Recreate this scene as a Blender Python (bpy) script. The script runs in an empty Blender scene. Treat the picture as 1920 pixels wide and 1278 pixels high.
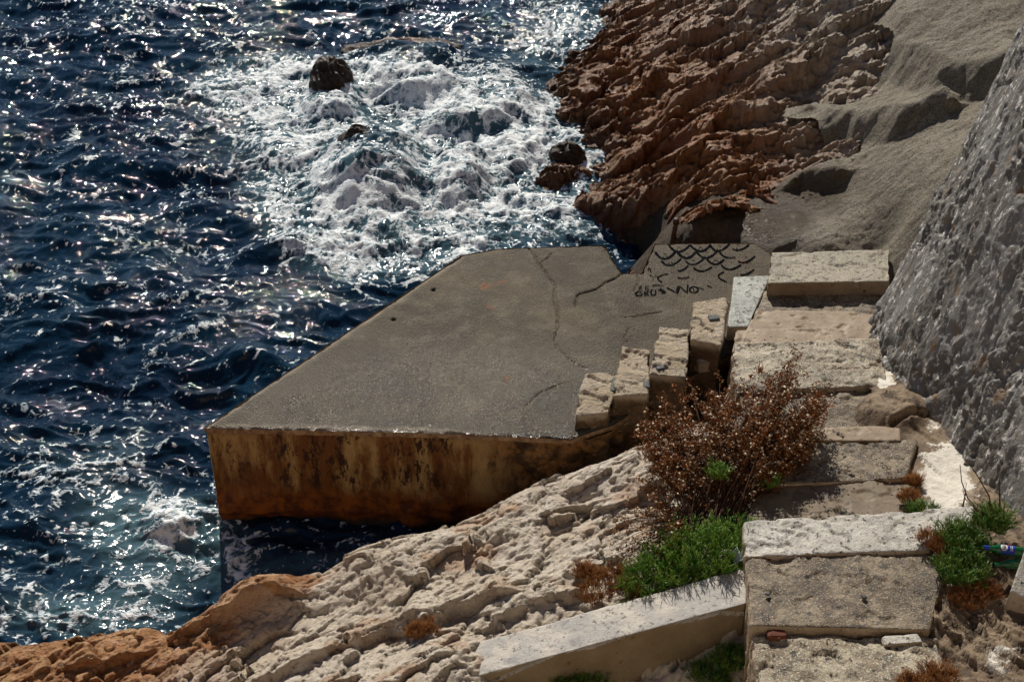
import bpy, math, random
import numpy as np
from mathutils import Vector, Matrix
R = math.radians
random.seed(7)
RNG = np.random.default_rng(7)
scene = bpy.context.scene
COL = scene.collection

# ------------------------------------------------------------------ camera, sky, sun, exposure
CAM_Z, PITCH, F = 7.9, R(35.0), 2667.0
SUN_EL, SUN_AZ = R(37.5), R(-9.0)          # azimuth measured from +Y towards +X
cam_data = bpy.data.cameras.new("camera")
cam_data.sensor_width = 36.0
cam_data.lens = 36.0 * F / 1920.0
cam_data.clip_end = 6000.0
cam = bpy.data.objects.new("camera", cam_data)
cam.location = (0, 0, CAM_Z)
cam.rotation_euler = (math.pi / 2 - PITCH, 0, 0)
COL.objects.link(cam)
scene.camera = cam

world = bpy.data.worlds.new("World")
scene.world = world
world.use_nodes = True
wn = world.node_tree.nodes
wn.clear()
sky = wn.new("ShaderNodeTexSky")
sky.sky_type = 'NISHITA'
sky.sun_disc = False
sky.sun_elevation = SUN_EL
sky.sun_rotation = SUN_AZ
sky.dust_density = 0.15
sky.ozone_density = 3.0
bg = wn.new("ShaderNodeBackground")
bg.inputs[1].default_value = 0.05
wo = wn.new("ShaderNodeOutputWorld")
world.node_tree.links.new(sky.outputs[0], bg.inputs[0])
world.node_tree.links.new(bg.outputs[0], wo.inputs[0])

sd = bpy.data.lights.new("sun", 'SUN')
sd.energy = 4.9
sd.angle = R(0.53)
sd.color = (1.0, 0.925, 0.81)
sun = bpy.data.objects.new("sun", sd)
sdir = Vector((math.sin(SUN_AZ) * math.cos(SUN_EL), math.cos(SUN_AZ) * math.cos(SUN_EL), math.sin(SUN_EL)))
sun.rotation_euler = sdir.to_track_quat('Z', 'Y').to_euler()
sun.location = (0, 30, 30)
COL.objects.link(sun)

scene.view_settings.view_transform = 'Standard'
scene.view_settings.look = 'None'
scene.view_settings.exposure = 0.12
scene.view_settings.gamma = 1.0
scene.view_settings.use_curve_mapping = False

# ------------------------------------------------------------------ measuring helpers
CP, SP = math.cos(PITCH), math.sin(PITCH)
def ray(u, v):
    a = (u - 960.0) / F
    b = (639.0 - v) / F
    return (a, CP + b * SP, -SP + b * CP)
def P(u, v, z):
    a, b, c = ray(u, v)
    t = (z - CAM_Z) / c
    return (a * t, b * t, z)
def PY(u, v, y):
    a, b, c = ray(u, v)
    t = y / b
    return (a * t, y, CAM_Z + c * t)
def project(x, y, z):
    dz = z - CAM_Z
    f = y * CP - dz * SP
    up = y * SP + dz * CP
    return 960 + F * x / f, 639 - F * up / f
def ztop(u, vlow, zlow, vtop):
    y = P(u, vlow, zlow)[1]
    return PY(u, vtop, y)[2]

# ------------------------------------------------------------------ numpy noise
def _h(ix, iy, iz, seed):
    h = (ix.astype(np.int64) * 374761393 + iy.astype(np.int64) * 668265263 + iz * 2147483647 + seed * 974634777) & 0xFFFFFFFF
    h = ((h ^ (h >> 13)) * 1274126177) & 0xFFFFFFFF
    h = ((h ^ (h >> 16)) * 2246822519) & 0xFFFFFFFF
    return ((h ^ (h >> 15)) & 0xFFFFFF) / float(0x1000000)
def perlin(x, y, seed=0):
    ix = np.floor(x).astype(np.int64); iy = np.floor(y).astype(np.int64)
    fx = x - ix; fy = y - iy
    ux = fx * fx * fx * (fx * (fx * 6 - 15) + 10); uy = fy * fy * fy * (fy * (fy * 6 - 15) + 10)
    def g(i, j):
        a = _h(ix + i, iy + j, 0, seed) * 6.2831853
        return np.cos(a) * (fx - i) + np.sin(a) * (fy - j)
    n0 = g(0, 0) * (1 - ux) + g(1, 0) * ux
    n1 = g(0, 1) * (1 - ux) + g(1, 1) * ux
    return (n0 * (1 - uy) + n1 * uy) * 1.5
def fbm(x, y, o=4, seed=0, gain=.5, lac=2.03):
    r = 0; a = 1.0; s = 0
    for k in range(o):
        r = r + a * perlin(x, y, seed + k * 17); s += a
        x = x * lac + 13.7; y = y * lac - 7.1; a *= gain
    return r / s
def ridged(x, y, o=3, seed=0):
    r = 0; a = 1.0; s = 0
    for k in range(o):
        r = r + a * (1 - np.minimum(1, np.abs(perlin(x, y, seed + k * 31)) * 1.9)); s += a
        x = x * 2.1 + 5.3; y = y * 2.1 + 9.1; a *= .55
    return r / s
def worley(x, y, seed=0):
    ix = np.floor(x).astype(np.int64); iy = np.floor(y).astype(np.int64)
    f1 = np.full(x.shape, 9.0); f2 = np.full(x.shape, 9.0)
    rnd = np.zeros(x.shape); dx = np.zeros(x.shape); dy = np.zeros(x.shape)
    for i in (-1, 0, 1):
        for j in (-1, 0, 1):
            cx = ix + i; cy = iy + j
            px = cx + .1 + .8 * _h(cx, cy, 1, seed); py = cy + .1 + .8 * _h(cx, cy, 2, seed)
            ax = x - px; ay = y - py
            d = np.sqrt(ax * ax + ay * ay)
            c = d < f1
            f2 = np.where(c, f1, np.minimum(f2, d))
            f1 = np.where(c, d, f1)
            rnd = np.where(c, _h(cx, cy, 3, seed), rnd)
            dx = np.where(c, ax, dx); dy = np.where(c, ay, dy)
    return f1, f2, rnd, dx, dy
def noise3(p, s, seed=0, o=3):
    """cheap 3-D noise: three planar slices mixed; p is n x 3"""
    x, y, z = p[:, 0] * s, p[:, 1] * s, p[:, 2] * s
    return (fbm(x + z * .61, y - z * .47, o, seed) + fbm(y + x * .35, z * 1.1 + x * .2, o, seed + 5)) * .7
def sstep(a, b, x):
    t = np.clip((x - a) / (b - a), 0, 1)
    return t * t * (3 - 2 * t)
def rbf(pts, smooth=0.0):
    pts = np.array(pts, float)
    n = len(pts)
    d = np.sqrt(((pts[:, None, :2] - pts[None, :, :2]) ** 2).sum(-1)) + 1e-9
    K = d * d * np.log(d) + np.eye(n) * smooth
    A = np.zeros((n + 3, n + 3)); A[:n, :n] = K
    A[:n, n] = 1; A[:n, n + 1:] = pts[:, :2]; A[n, :n] = 1; A[n + 1:, :n] = pts[:, :2].T
    w = np.linalg.solve(A, np.concatenate([pts[:, 2], [0, 0, 0]]))
    def f(x, y):
        x = np.asarray(x, float); y = np.asarray(y, float)
        r = w[n] + w[n + 1] * x + w[n + 2] * y
        for k in range(n):
            q = (x - pts[k, 0]) ** 2 + (y - pts[k, 1]) ** 2 + 1e-12
            r = r + w[k] * .5 * q * np.log(q)
        return r
    return f
def inpoly(x, y, poly):
    c = np.zeros(x.shape, bool)
    n = len(poly)
    for i in range(n):
        x1, y1 = poly[i][:2]; x2, y2 = poly[(i + 1) % n][:2]
        cond = ((y1 > y) != (y2 > y))
        xi = (x2 - x1) * (y - y1) / ((y2 - y1) if y2 != y1 else 1e-9) + x1
        c ^= cond & (x < xi)
    return c
def near_line(x, y, pts, closed=False):
    """distance to a polyline and the closest point on it"""
    best = np.full(x.shape, 1e9); cx = np.zeros(x.shape); cy = np.zeros(x.shape)
    n = len(pts)
    for i in range(n if closed else n - 1):
        x1, y1 = pts[i][:2]; x2, y2 = pts[(i + 1) % n][:2]
        L = (x2 - x1) ** 2 + (y2 - y1) ** 2 + 1e-12
        t = np.clip(((x - x1) * (x2 - x1) + (y - y1) * (y2 - y1)) / L, 0, 1)
        qx = x1 + t * (x2 - x1); qy = y1 + t * (y2 - y1)
        d = np.hypot(x - qx, y - qy)
        c = d < best
        best = np.where(c, d, best); cx = np.where(c, qx, cx); cy = np.where(c, qy, cy)
    return best, cx, cy

# ------------------------------------------------------------------ mesh helpers
def tag(o, label=None, cat=None, group=None, kind=None):
    if label: o['label'] = label
    if cat: o['category'] = cat
    if group: o['group'] = group
    if kind: o['kind'] = kind
    return o
def link(name, me, mat=None, parent=None):
    o = bpy.data.objects.new(name, me)
    if mat: me.materials.append(mat)
    COL.objects.link(o)
    if parent: o.parent = parent
    return o
def empty(name, loc=(0, 0, 0)):
    o = bpy.data.objects.new(name, None)
    o.empty_display_size = .2
    o.location = loc
    COL.objects.link(o)
    return o
def adopt(child, root):
    child.parent = root
    child.matrix_parent_inverse = Matrix.Translation(-Vector(root.location))
    return child
def mesh_np(name, V, Fc, attrs=None, smooth=True):
    """V n x 3, Fc m x 4 (or list of lists)"""
    me = bpy.data.meshes.new(name)
    V = np.asarray(V, np.float32)
    if isinstance(Fc, np.ndarray):
        m, k = Fc.shape
        me.vertices.add(len(V)); me.vertices.foreach_set("co", V.ravel())
        me.loops.add(m * k); me.loops.foreach_set("vertex_index", Fc.astype(np.int32).ravel())
        me.polygons.add(m)
        me.polygons.foreach_set("loop_start", np.arange(0, m * k, k, dtype=np.int32))
        me.polygons.foreach_set("loop_total", np.full(m, k, np.int32))
        me.update(calc_edges=True)
    else:
        me.from_pydata([tuple(v) for v in V], [], Fc)
        me.update()
    if smooth:
        me.polygons.foreach_set("use_smooth", np.ones(len(me.polygons), bool))
    for k, a in (attrs or {}).items():
        at = me.attributes.new(k, 'FLOAT', 'POINT')
        at.data.foreach_set("value", np.asarray(a, np.float32).ravel())
    me.validate()
    return me
def grid_faces(ny, nx, keep=None):
    idx = np.arange(ny * nx).reshape(ny, nx)
    f = np.stack([idx[:-1, :-1], idx[:-1, 1:], idx[1:, 1:], idx[1:, :-1]], -1)
    f = f[keep] if keep is not None else f.reshape(-1, 4)
    return f.reshape(-1, 4)
def compact(V, Fc, attrs):
    used = np.zeros(len(V), bool); used[Fc.ravel()] = True
    m = np.cumsum(used) - 1
    return V[used], m[Fc], {k: np.asarray(a).ravel()[used] for k, a in attrs.items()}

def hexa(name, top, bot, step=.02, amp=.006, fr=12, rnd=3, mat=None, seed=0, extra=None, chip=0.0, fine=.0):
    """a rough stone or concrete block from four top and four bottom corners (counter-clockwise seen from above)"""
    T = [np.array(p, float) for p in top]; B = [np.array(p, float) for p in bot]
    quads = [(T[0], T[1], T[2], T[3])] + [(B[i], B[(i + 1) % 4], T[(i + 1) % 4], T[i]) for i in range(4)]
    VV = []; FF = []; off = 0
    for a, b, c, d in quads:
        lu = max(np.linalg.norm(b - a), np.linalg.norm(c - d)); lv = max(np.linalg.norm(d - a), np.linalg.norm(c - b))
        nu = max(2, int(lu / step) + 1); nv = max(2, int(lv / step) + 1)
        VV.append((a, b, c, d, nu, nv))
    # shared counts so that edges match: weld by rounding
    allV = []; allF = []
    cnt = {}
    def n_edge(p, q):
        k = tuple(sorted([tuple(np.round(p, 5)), tuple(np.round(q, 5))]))
        if k not in cnt: cnt[k] = max(1, int(round(np.linalg.norm(p - q) / step)))
        return cnt[k]
    # opposite edges of a face must share counts; pick counts per index direction
    n01 = max(n_edge(T[0], T[1]), n_edge(T[2], T[3])); n12 = max(n_edge(T[1], T[2]), n_edge(T[3], T[0]))
    nh = max(2, int(max(np.linalg.norm(T[i] - B[i]) for i in range(4)) / step))
    dims = [(n01, n12), (n01, nh), (n12, nh), (n01, nh), (n12, nh)]
    for (a, b, c, d), (nu, nv) in zip(quads, dims):
        s = np.linspace(0, 1, nu + 1)[None, :, None]; t = np.linspace(0, 1, nv + 1)[:, None, None]
        G = (a * (1 - s) + b * s) * (1 - t) + (d * (1 - s) + c * s) * t
        allV.append(G.reshape(-1, 3)); allF.append(grid_faces(nv + 1, nu + 1) + off)
        off += G.shape[0] * G.shape[1]
    V = np.concatenate(allV); Fc = np.concatenate(allF)
    key = np.round(V * 20000).astype(np.int64)
    _, first, inv = np.unique(key, axis=0, return_index=True, return_inverse=True)
    inv = inv.ravel()
    V = V[first]; Fc = inv[Fc]
    # laplacian rounding
    E = np.concatenate([Fc[:, [0, 1]], Fc[:, [1, 2]], Fc[:, [2, 3]], Fc[:, [3, 0]]])
    zb = V[:, 2].copy()
    for _ in range(rnd):
        acc = np.zeros_like(V); c = np.zeros(len(V))
        np.add.at(acc, E[:, 0], V[E[:, 1]]); np.add.at(acc, E[:, 1], V[E[:, 0]])
        np.add.at(c, E[:, 0], 1); np.add.at(c, E[:, 1], 1)
        V = V * .4 + .6 * acc / c[:, None]
    # normals
    fn = np.cross(V[Fc[:, 2]] - V[Fc[:, 0]], V[Fc[:, 3]] - V[Fc[:, 1]])
    N = np.zeros_like(V)
    for k in range(4): np.add.at(N, Fc[:, k], fn)
    N /= np.linalg.norm(N, axis=1)[:, None] + 1e-12
    d = noise3(V, fr, seed, 3) * amp + noise3(V, fr * .28, seed + 3, 2) * amp * 1.6
    if fine: d += noise3(V, fr * 5, seed + 9, 2) * fine
    if chip:
        c = noise3(V, 5.5, seed + 40, 4)
        d -= sstep(.10, .16, c) * chip
    if extra is not None: d += extra(V, N)
    V = V + N * d[:, None]
    me = mesh_np(name, V, Fc, {'up': N[:, 2]})
    return me

class MB:
    """collects thin tubes, blobs and leaves as one mesh"""
    def __init__(s): s.v = []; s.f = []
    def tube(s, pts, r0, r1, n=3):
        base = len(s.v)
        k = len(pts)
        for i, p in enumerate(pts):
            p = Vector(p)
            q = (Vector(pts[min(i + 1, k - 1)]) - Vector(pts[max(i - 1, 0)])).normalized()
            a = q.orthogonal().normalized(); b = q.cross(a)
            r = r0 + (r1 - r0) * i / max(1, k - 1)
            for j in range(n):
                w = 2 * math.pi * j / n
                s.v.append(tuple(p + (a * math.cos(w) + b * math.sin(w)) * r))
        for i in range(k - 1):
            for j in range(n):
                j2 = (j + 1) % n
                s.f.append((base + i * n + j, base + i * n + j2, base + (i + 1) * n + j2, base + (i + 1) * n + j))
        s.f.append(tuple(base + (k - 1) * n + j for j in range(n)))
        s.f.append(tuple(base + j for j in reversed(range(n))))
    def blob(s, c, r, sq=(1, 1, 1)):
        b = len(s.v)
        rv = [Vector((random.uniform(-.3, .3), random.uniform(-.3, .3), random.uniform(-.3, .3))) for _ in range(6)]
        for d, q in zip(((1, 0, 0), (-1, 0, 0), (0, 1, 0), (0, -1, 0), (0, 0, 1), (0, 0, -1)), rv):
            s.v.append((c[0] + (d[0] + q[0]) * r * sq[0], c[1] + (d[1] + q[1]) * r * sq[1], c[2] + (d[2] + q[2]) * r * sq[2]))
        for t in ((0, 2, 4), (2, 1, 4), (1, 3, 4), (3, 0, 4), (2, 0, 5), (1, 2, 5), (3, 1, 5), (0, 3, 5)):
            s.f.append(tuple(b + k for k in t))
    def leaf(s, p, d, l, w):
        p = Vector(p); d = Vector(d).normalized(); a = d.orthogonal().normalized()
        a = Matrix.Rotation(random.uniform(0, 6.28), 3, d) @ a
        n = d.cross(a)
        b = len(s.v)
        s.v += [tuple(p), tuple(p + d * l * .5 + a * w + n * w * .4), tuple(p + d * l), tuple(p + d * l * .5 - a * w + n * w * .4)]
        s.f.append((b, b + 1, b + 2)); s.f.append((b, b + 2, b + 3))
    def build(s, name, mat, parent=None, smooth=False):
        me = bpy.data.meshes.new(name)
        me.from_pydata(s.v, [], s.f); me.update()
        if smooth: me.polygons.foreach_set("use_smooth", np.ones(len(me.polygons), bool))
        o = link(name, me, mat)
        if parent: adopt(o, parent)
        return o

# ------------------------------------------------------------------ material helpers
class M:
    def __init__(s, name):
        s.m = bpy.data.materials.new(name); s.m.use_nodes = True
        s.t = s.m.node_tree; s.n = s.t.nodes; s.n.clear()
        s.out = s.n.new("ShaderNodeOutputMaterial"); s.b = s.n.new("ShaderNodeBsdfPrincipled")
        s.t.links.new(s.b.outputs[0], s.out.inputs[0])
        s.pos = s.n.new("ShaderNodeNewGeometry")
    def L(s, a, b):
        if isinstance(a, (int, float)): b.default_value = a
        elif isinstance(a, tuple): b.default_value = (a + (1,)) if len(a) == 3 and len(b.default_value) == 4 else a
        else: s.t.links.new(a, b)
    def P(s, scale=(1, 1, 1), rot=(0, 0, 0)):
        m = s.n.new("ShaderNodeMapping"); m.inputs['Scale'].default_value = scale; m.inputs['Rotation'].default_value = rot
        s.t.links.new(s.pos.outputs['Position'], m.inputs['Vector']); return m.outputs[0]
    def PT(s, scale=(1, 1, 1), rot=0.0):
        m = s.n.new("ShaderNodeMapping"); m.vector_type = 'TEXTURE'; m.inputs['Scale'].default_value = scale; m.inputs['Rotation'].default_value = (0, 0, rot)
        s.t.links.new(s.pos.outputs['Position'], m.inputs['Vector']); return m.outputs[0]
    def noise(s, scale, detail=4, rough=.55, vec=None, dist=0.0):
        n = s.n.new("ShaderNodeTexNoise"); n.inputs['Scale'].default_value = scale; n.inputs['Detail'].default_value = detail
        n.inputs['Roughness'].default_value = rough; n.inputs['Distortion'].default_value = dist
        s.t.links.new(vec if vec is not None else s.pos.outputs['Position'], n.inputs['Vector']); return n.outputs[0]
    def vor(s, scale, feat='F1', vec=None, rnd=1.0):
        n = s.n.new("ShaderNodeTexVoronoi"); n.feature = feat; n.inputs['Scale'].default_value = scale
        n.inputs['Randomness'].default_value = rnd
        s.t.links.new(vec if vec is not None else s.pos.outputs['Position'], n.inputs['Vector']); return n.outputs[0]
    def attr(s, name):
        n = s.n.new("ShaderNodeAttribute"); n.attribute_name = name; return n.outputs['Fac']
    def ramp(s, x, a, b, lo=0.0, hi=1.0, smooth=True):
        n = s.n.new("ShaderNodeMapRange"); n.interpolation_type = 'SMOOTHSTEP' if smooth else 'LINEAR'
        s.L(x, n.inputs[0]); n.inputs[1].default_value = a; n.inputs[2].default_value = b
        n.inputs[3].default_value = lo; n.inputs[4].default_value = hi; return n.outputs[0]
    def math(s, op, a, b=0.0):
        n = s.n.new("ShaderNodeMath"); n.operation = op; s.L(a, n.inputs[0]); s.L(b, n.inputs[1]); return n.outputs[0]
    def mix(s, f, a, b):
        n = s.n.new("ShaderNodeMix"); n.data_type = 'RGBA'; s.L(f, n.inputs[0]); s.L(a, n.inputs[6]); s.L(b, n.inputs[7]); return n.outputs[2]
    def bump(s, h, strength=.5, dist=.01, prev=None):
        n = s.n.new("ShaderNodeBump"); s.L(strength, n.inputs['Strength']); n.inputs['Distance'].default_value = dist
        s.L(h, n.inputs['Height'])
        if prev is not None: s.t.links.new(prev, n.inputs['Normal'])
        return n.outputs[0]
    def z(s):
        n = s.n.new("ShaderNodeSeparateXYZ"); s.t.links.new(s.pos.outputs['Position'], n.inputs[0]); return n.outputs[2]
    def xyz(s, k):
        n = s.n.new("ShaderNodeSeparateXYZ"); s.t.links.new(s.pos.outputs['Position'], n.inputs[0]); return n.outputs[k]
    def nz(s):
        n = s.n.new("ShaderNodeSeparateXYZ"); s.t.links.new(s.pos.outputs['True Normal'], n.inputs[0]); return n.outputs[2]
    def fin(s, col=None, rough=None, normal=None, spec=None, **kw):
        if col is not None: s.L(col, s.b.inputs['Base Color'])
        if rough is not None: s.L(rough, s.b.inputs['Roughness'])
        if normal is not None: s.L(normal, s.b.inputs['Normal'])
        if spec is not None: s.L(spec, s.b.inputs['Specular IOR Level'])
        for k, v in kw.items(): s.L(v, s.b.inputs[k.replace('_', ' ')])
        return s.m

# deck: damp pebbly concrete
m = M("wet_concrete")
big = m.noise(.9, 5, .6); mid = m.noise(5, 5, .65); fine = m.noise(70, 3, .7); grain = m.vor(95)
c = m.mix(m.ramp(big, .35, .68), (.044, .030, .012), (.108, .080, .040))
c = m.mix(m.math('MULTIPLY', m.ramp(mid, .44, .66), .7), c, (.14, .112, .068))
c = m.mix(m.math('MULTIPLY', m.ramp(m.noise(1.7, 6, .7), .52, .60), .45), c, (.045, .032, .016))
c = m.mix(m.math('MULTIPLY', m.ramp(fine, .54, .68), m.ramp(m.attr('wet_glint'), .2, 1.0, .30, 1.0)), c, (.30, .25, .17))  # pale grains crowd the damp zone: sun glitter painted into the colour
c = m.mix(m.ramp(fine, .46, .30), c, (.03, .022, .012))
c = m.mix(m.math('MULTIPLY', m.ramp(m.noise(.75, 5, .65), .46, .56), .5), c, (.040, .027, .012))
rust = m.math('MULTIPLY', m.ramp(m.noise(2.3, 2, .5), .70, .73), .7)
c = m.mix(rust, c, (.22, .07, .02))
c = m.mix(m.ramp(m.attr('edge'), .0, 1.0), c, (.30, .25, .18))
wet_glint = m.attr('wet_glint')
rg = m.ramp(m.math('ADD', wet_glint, m.math('MULTIPLY', m.math('SUBTRACT', mid, .5), .9)), .1, 1.0, .60, .20)
nb = m.bump(m.math('ADD', m.noise(48, 3, .8), m.math('MULTIPLY', grain, .6)), 1.0, .015)
nb = m.bump(m.noise(9, 4, .6), .35, .02, nb)
MAT_DECK = m.fin(c, rg, nb, m.ramp(wet_glint, .2, 1, .3, .8))

# platform wall: rust-stained render
m = M("rust_stained_render")
p = m.P((1.0, 1.0, .22))
a = m.noise(3.6, 7, .75, p); b = m.noise(13, 7, .8, m.P((1, 1, .38))); zz = m.z()
c = m.mix(m.ramp(a, .42, .60), (.12, .044, .008), (.32, .21, .085))
c = m.mix(m.math('MULTIPLY', m.ramp(b, .50, .56), m.ramp(m.noise(1.6, 4, .6), .38, .55)), c, (.028, .009, .003))
c = m.mix(m.ramp(m.math('ADD', zz, m.math('MULTIPLY', a, .25)), 1.0, 1.1), c, (.05, .016, .005))
low = m.ramp(zz, .42, .22)
c = m.mix(low, c, m.mix(m.ramp(m.noise(7, 5, .7), .4, .62), (.22, .066, .007), (.07, .019, .004)))
c = m.mix(m.ramp(m.math('ADD', zz, m.math('MULTIPLY', a, .2)), .14, .06), c, (.012, .010, .006))
rub = m.attr('rubble')
rc = m.mix(m.ramp(m.noise(6, 5, .7), .42, .6), (.05, .028, .012), (.22, .11, .035))
c = m.mix(rub, c, rc)
nb = m.bump(m.noise(40, 5, .7), .6, .012); nb = m.bump(b, .5, .02, nb)
MAT_SEAWALL = m.fin(c, .7, nb, .3)

m = M("coping_concrete")
c = m.mix(m.ramp(m.noise(14, 5, .7), .35, .68), (.10, .05, .022), (.30, .20, .11))
MAT_COPING = m.fin(c, .7, m.bump(m.noise(60, 4, .7), .6, .008), .4)

# steps: coarse aggregate on treads, smooth render on faces
def step_mat(name, tread_a, tread_b, face_a, face_b, smooth_top=False):
    m = M(name)
    up = m.nz()
    mid = m.noise(4, 5, .65); fn = m.noise(85, 3, .75); md = m.noise(22, 4, .7)
    t = m.mix(m.ramp(mid, .42, .58), tread_a, tread_b)
    t = m.mix(m.math('MULTIPLY', m.ramp(m.noise(1.8, 6, .7), .53, .59), .55), t, tuple(k * .5 for k in tread_a))
    t = m.mix(m.ramp(m.noise(10, 4, .7), .55, .62), t, tuple(k * .45 for k in tread_a))
    t = m.mix(m.ramp(fn, .52, .66), t, tuple(min(.62, k * 2.1) for k in tread_b))
    t = m.mix(m.ramp(md, .56, .64), t, (.035, .027, .018))
    f = m.mix(m.ramp(m.noise(5, 4, .6), .35, .66), face_a, face_b)
    f = m.mix(m.ramp(m.noise(30, 3, .6), .60, .70), f, tuple(k * .6 for k in face_a))
    k = m.ramp(up, .35, .7)
    if smooth_top:
        k = 0.0
    c = m.mix(k, f, t)
    wv = m.n.new("ShaderNodeTexNoise"); wv.inputs['Scale'].default_value = 3.0; wv.inputs['Detail'].default_value = 4
    m.t.links.new(m.pos.outputs['Position'], wv.inputs['Vector'])
    va = m.n.new("ShaderNodeVectorMath"); va.operation = 'MULTIPLY_ADD'; va.inputs[1].default_value = (.5, .5, .5)
    m.t.links.new(wv.outputs[1], va.inputs[0]); m.t.links.new(m.pos.outputs['Position'], va.inputs[2])
    crk = m.math('MULTIPLY', m.ramp(m.vor(1.9, 'DISTANCE_TO_EDGE', va.outputs[0]), .009, .0), m.ramp(mid, .48, .56))
    c = m.mix(m.math('MULTIPLY', crk, .8 if smooth_top else .5), c, (.05, .035, .02))
    c = m.mix(m.ramp(m.vor(7), .10, .06), c, (.03, .02, .012))
    nb = m.bump(fn, .7, .012); nb = m.bump(md, .55, .02, nb)
    if smooth_top: nb = m.bump(m.noise(60, 3, .6), .25, .006)
    return m.fin(c, .55 if not smooth_top else .65, nb, .5)
MAT_TREAD = step_mat("coarse_tread_concrete", (.075, .050, .027), (.20, .155, .10), (.34, .25, .16), (.42, .33, .23))
MAT_TREAD_PINK = step_mat("smooth_pinkish_render", (.26, .20, .14), (.34, .27, .19), (.20, .14, .085), (.28, .21, .14), True)
MAT_TREAD_SMOOTH = step_mat("smooth_brown_render", (.26, .20, .14), (.34, .27, .19), (.115, .080, .045), (.165, .120, .072), True)
MAT_SLAB = step_mat("fine_pale_concrete", (.24, .21, .155), (.28, .245, .18), (.22, .155, .10), (.27, .20, .13))
MAT_TREAD_PALE = step_mat("pale_coarse_concrete", (.19, .14, .09), (.37, .31, .225), (.34, .25, .16), (.42, .33, .23))
MAT_WHITE_STEP = step_mat("pale_limewashed_concrete", (.40, .37, .32), (.50, .47, .41), (.36, .28, .19), (.46, .38, .28))
MAT_CURB = step_mat("grey_green_concrete", (.27, .29, .26), (.36, .37, .33), (.36, .28, .19), (.46, .38, .28))

# parapet: white top, brown shaded render
m = M("parapet_render")
up = m.nz()
t = m.mix(m.ramp(m.noise(6, 5, .65), .4, .64), (.38, .365, .34), (.52, .48, .42))
t = m.mix(m.ramp(m.noise(26, 5, .75), .55, .63), t, (.15, .13, .12))
t = m.mix(m.ramp(m.noise(3.2, 5, .7), .55, .66), t, (.27, .26, .26))
f = m.mix(m.ramp(m.noise(3.5, 5, .6), .3, .7), (.19, .14, .08), (.27, .21, .13))
f = m.mix(m.ramp(m.noise(17, 3, .6), .64, .70), f, (.14, .07, .03))
c = m.mix(m.ramp(up, .35, .6), f, t)
MAT_PARAPET = m.fin(c, .75, m.bump(m.noise(45, 4, .7), .6, .012), .3)

# rocks
def rock_mat(name, pal, wetz=None, rough=.75, pits=True, ang=0.0):
    m = M(name)
    pt = m.PT((1, .6 if ang > 0 else .42, .6), R(ang))
    v = m.attr('cell'); a = m.noise(1.3, 5, .6); b = m.noise(5.5, 7, .72, pt); f = m.noise(20, 6, .78, pt)
    g2 = m.noise(11, 7, .74, pt, .6)
    tone = m.attr('tone')
    c = m.mix(m.ramp(a, .38, .62), pal[0], pal[1])
    c = m.mix(m.math('MULTIPLY', m.ramp(v, .35, .95), .75), c, pal[2])
    c = m.mix(m.ramp(b, .52, .68), c, pal[3])
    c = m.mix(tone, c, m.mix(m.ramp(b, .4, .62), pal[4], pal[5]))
    c = m.mix(m.math('MULTIPLY', m.ramp(f, .58, .66), .8), c, pal[6])
    c = m.mix(m.math('MULTIPLY', m.ramp(g2, .60, .66), .75), c, tuple(k * .6 for k in pal[6]))
    c = m.mix(m.math('MULTIPLY', m.ramp(g2, .42, .34), .6), c, tuple(min(.72, k * 1.25) for k in pal[2]))
    r = rough
    if wetz:
        w = m.ramp(m.math('ADD', m.z(), m.math('MULTIPLY', a, .8)), wetz[1], wetz[0])
        c = m.mix(m.math('MULTIPLY', w, .75), c, (.035, .018, .008))
        r = m.ramp(w, 0, 1, rough, .28)
    nb = m.bump(f, .9, .03); nb = m.bump(g2, .8, .05, nb)
    nb = m.bump(m.noise(130, 3, .7), .45, .006, nb)
    if pits: nb = m.bump(m.ramp(m.vor(24), 0.0, .35), .5, .015, nb)
    return m.fin(c, r, nb, .4)
MAT_NEAR_ROCK = rock_mat("pale_limestone", [(.63, .52, .40), (.70, .61, .49), (.74, .66, .56), (.46, .39, .31), (.36, .15, .048), (.54, .31, .15), (.25, .20, .15)], (.1, .65), ang=31)
MAT_FAR_ROCK = rock_mat("layered_brown_rock", [(.20, .064, .014), (.30, .115, .032), (.46, .26, .13), (.10, .034, .010), (.38, .29, .21), (.56, .47, .37), (.035, .014, .006)], (.2, .9), .34, False, -25)
MAT_BOULDER = rock_mat("wet_dark_boulder", [(.05, .025, .012), (.08, .04, .018), (.09, .05, .025), (.03, .016, .01), (.05, .03, .015), (.05, .03, .015), (.02, .012, .008)], (2, 3), .5, False)
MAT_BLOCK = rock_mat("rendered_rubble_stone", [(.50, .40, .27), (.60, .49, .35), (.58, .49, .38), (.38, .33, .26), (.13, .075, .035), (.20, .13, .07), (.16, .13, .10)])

m = M("rough_slope_concrete")
a = m.noise(1.1, 5, .6); b = m.noise(8, 6, .7, m.P((1, 3, 1), (0, 0, R(-20)))); f = m.noise(60, 4, .75)
c = m.mix(m.ramp(a, .35, .65), (.20, .165, .11), (.33, .285, .205))
c = m.mix(m.ramp(b, .45, .60), c, (.37, .325, .25))
c = m.mix(m.math('MULTIPLY', m.ramp(m.noise(2.4, 6, .72), .54, .60), .35), c, (.11, .085, .05))
c = m.mix(m.ramp(f, .52, .62), c, (.075, .055, .035))
c = m.mix(m.ramp(m.noise(90, 3, .7), .58, .68), c, (.40, .36, .29))
st = m.attr('dirt_shade')
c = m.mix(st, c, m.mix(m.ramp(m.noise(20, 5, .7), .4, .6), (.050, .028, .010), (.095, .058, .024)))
r = m.ramp(m.attr('wet_glint'), 0, 1, .75, .25)
nb = m.bump(f, 1.0, .025); nb = m.bump(m.noise(14, 6, .78), 1.0, .06, nb)
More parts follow.
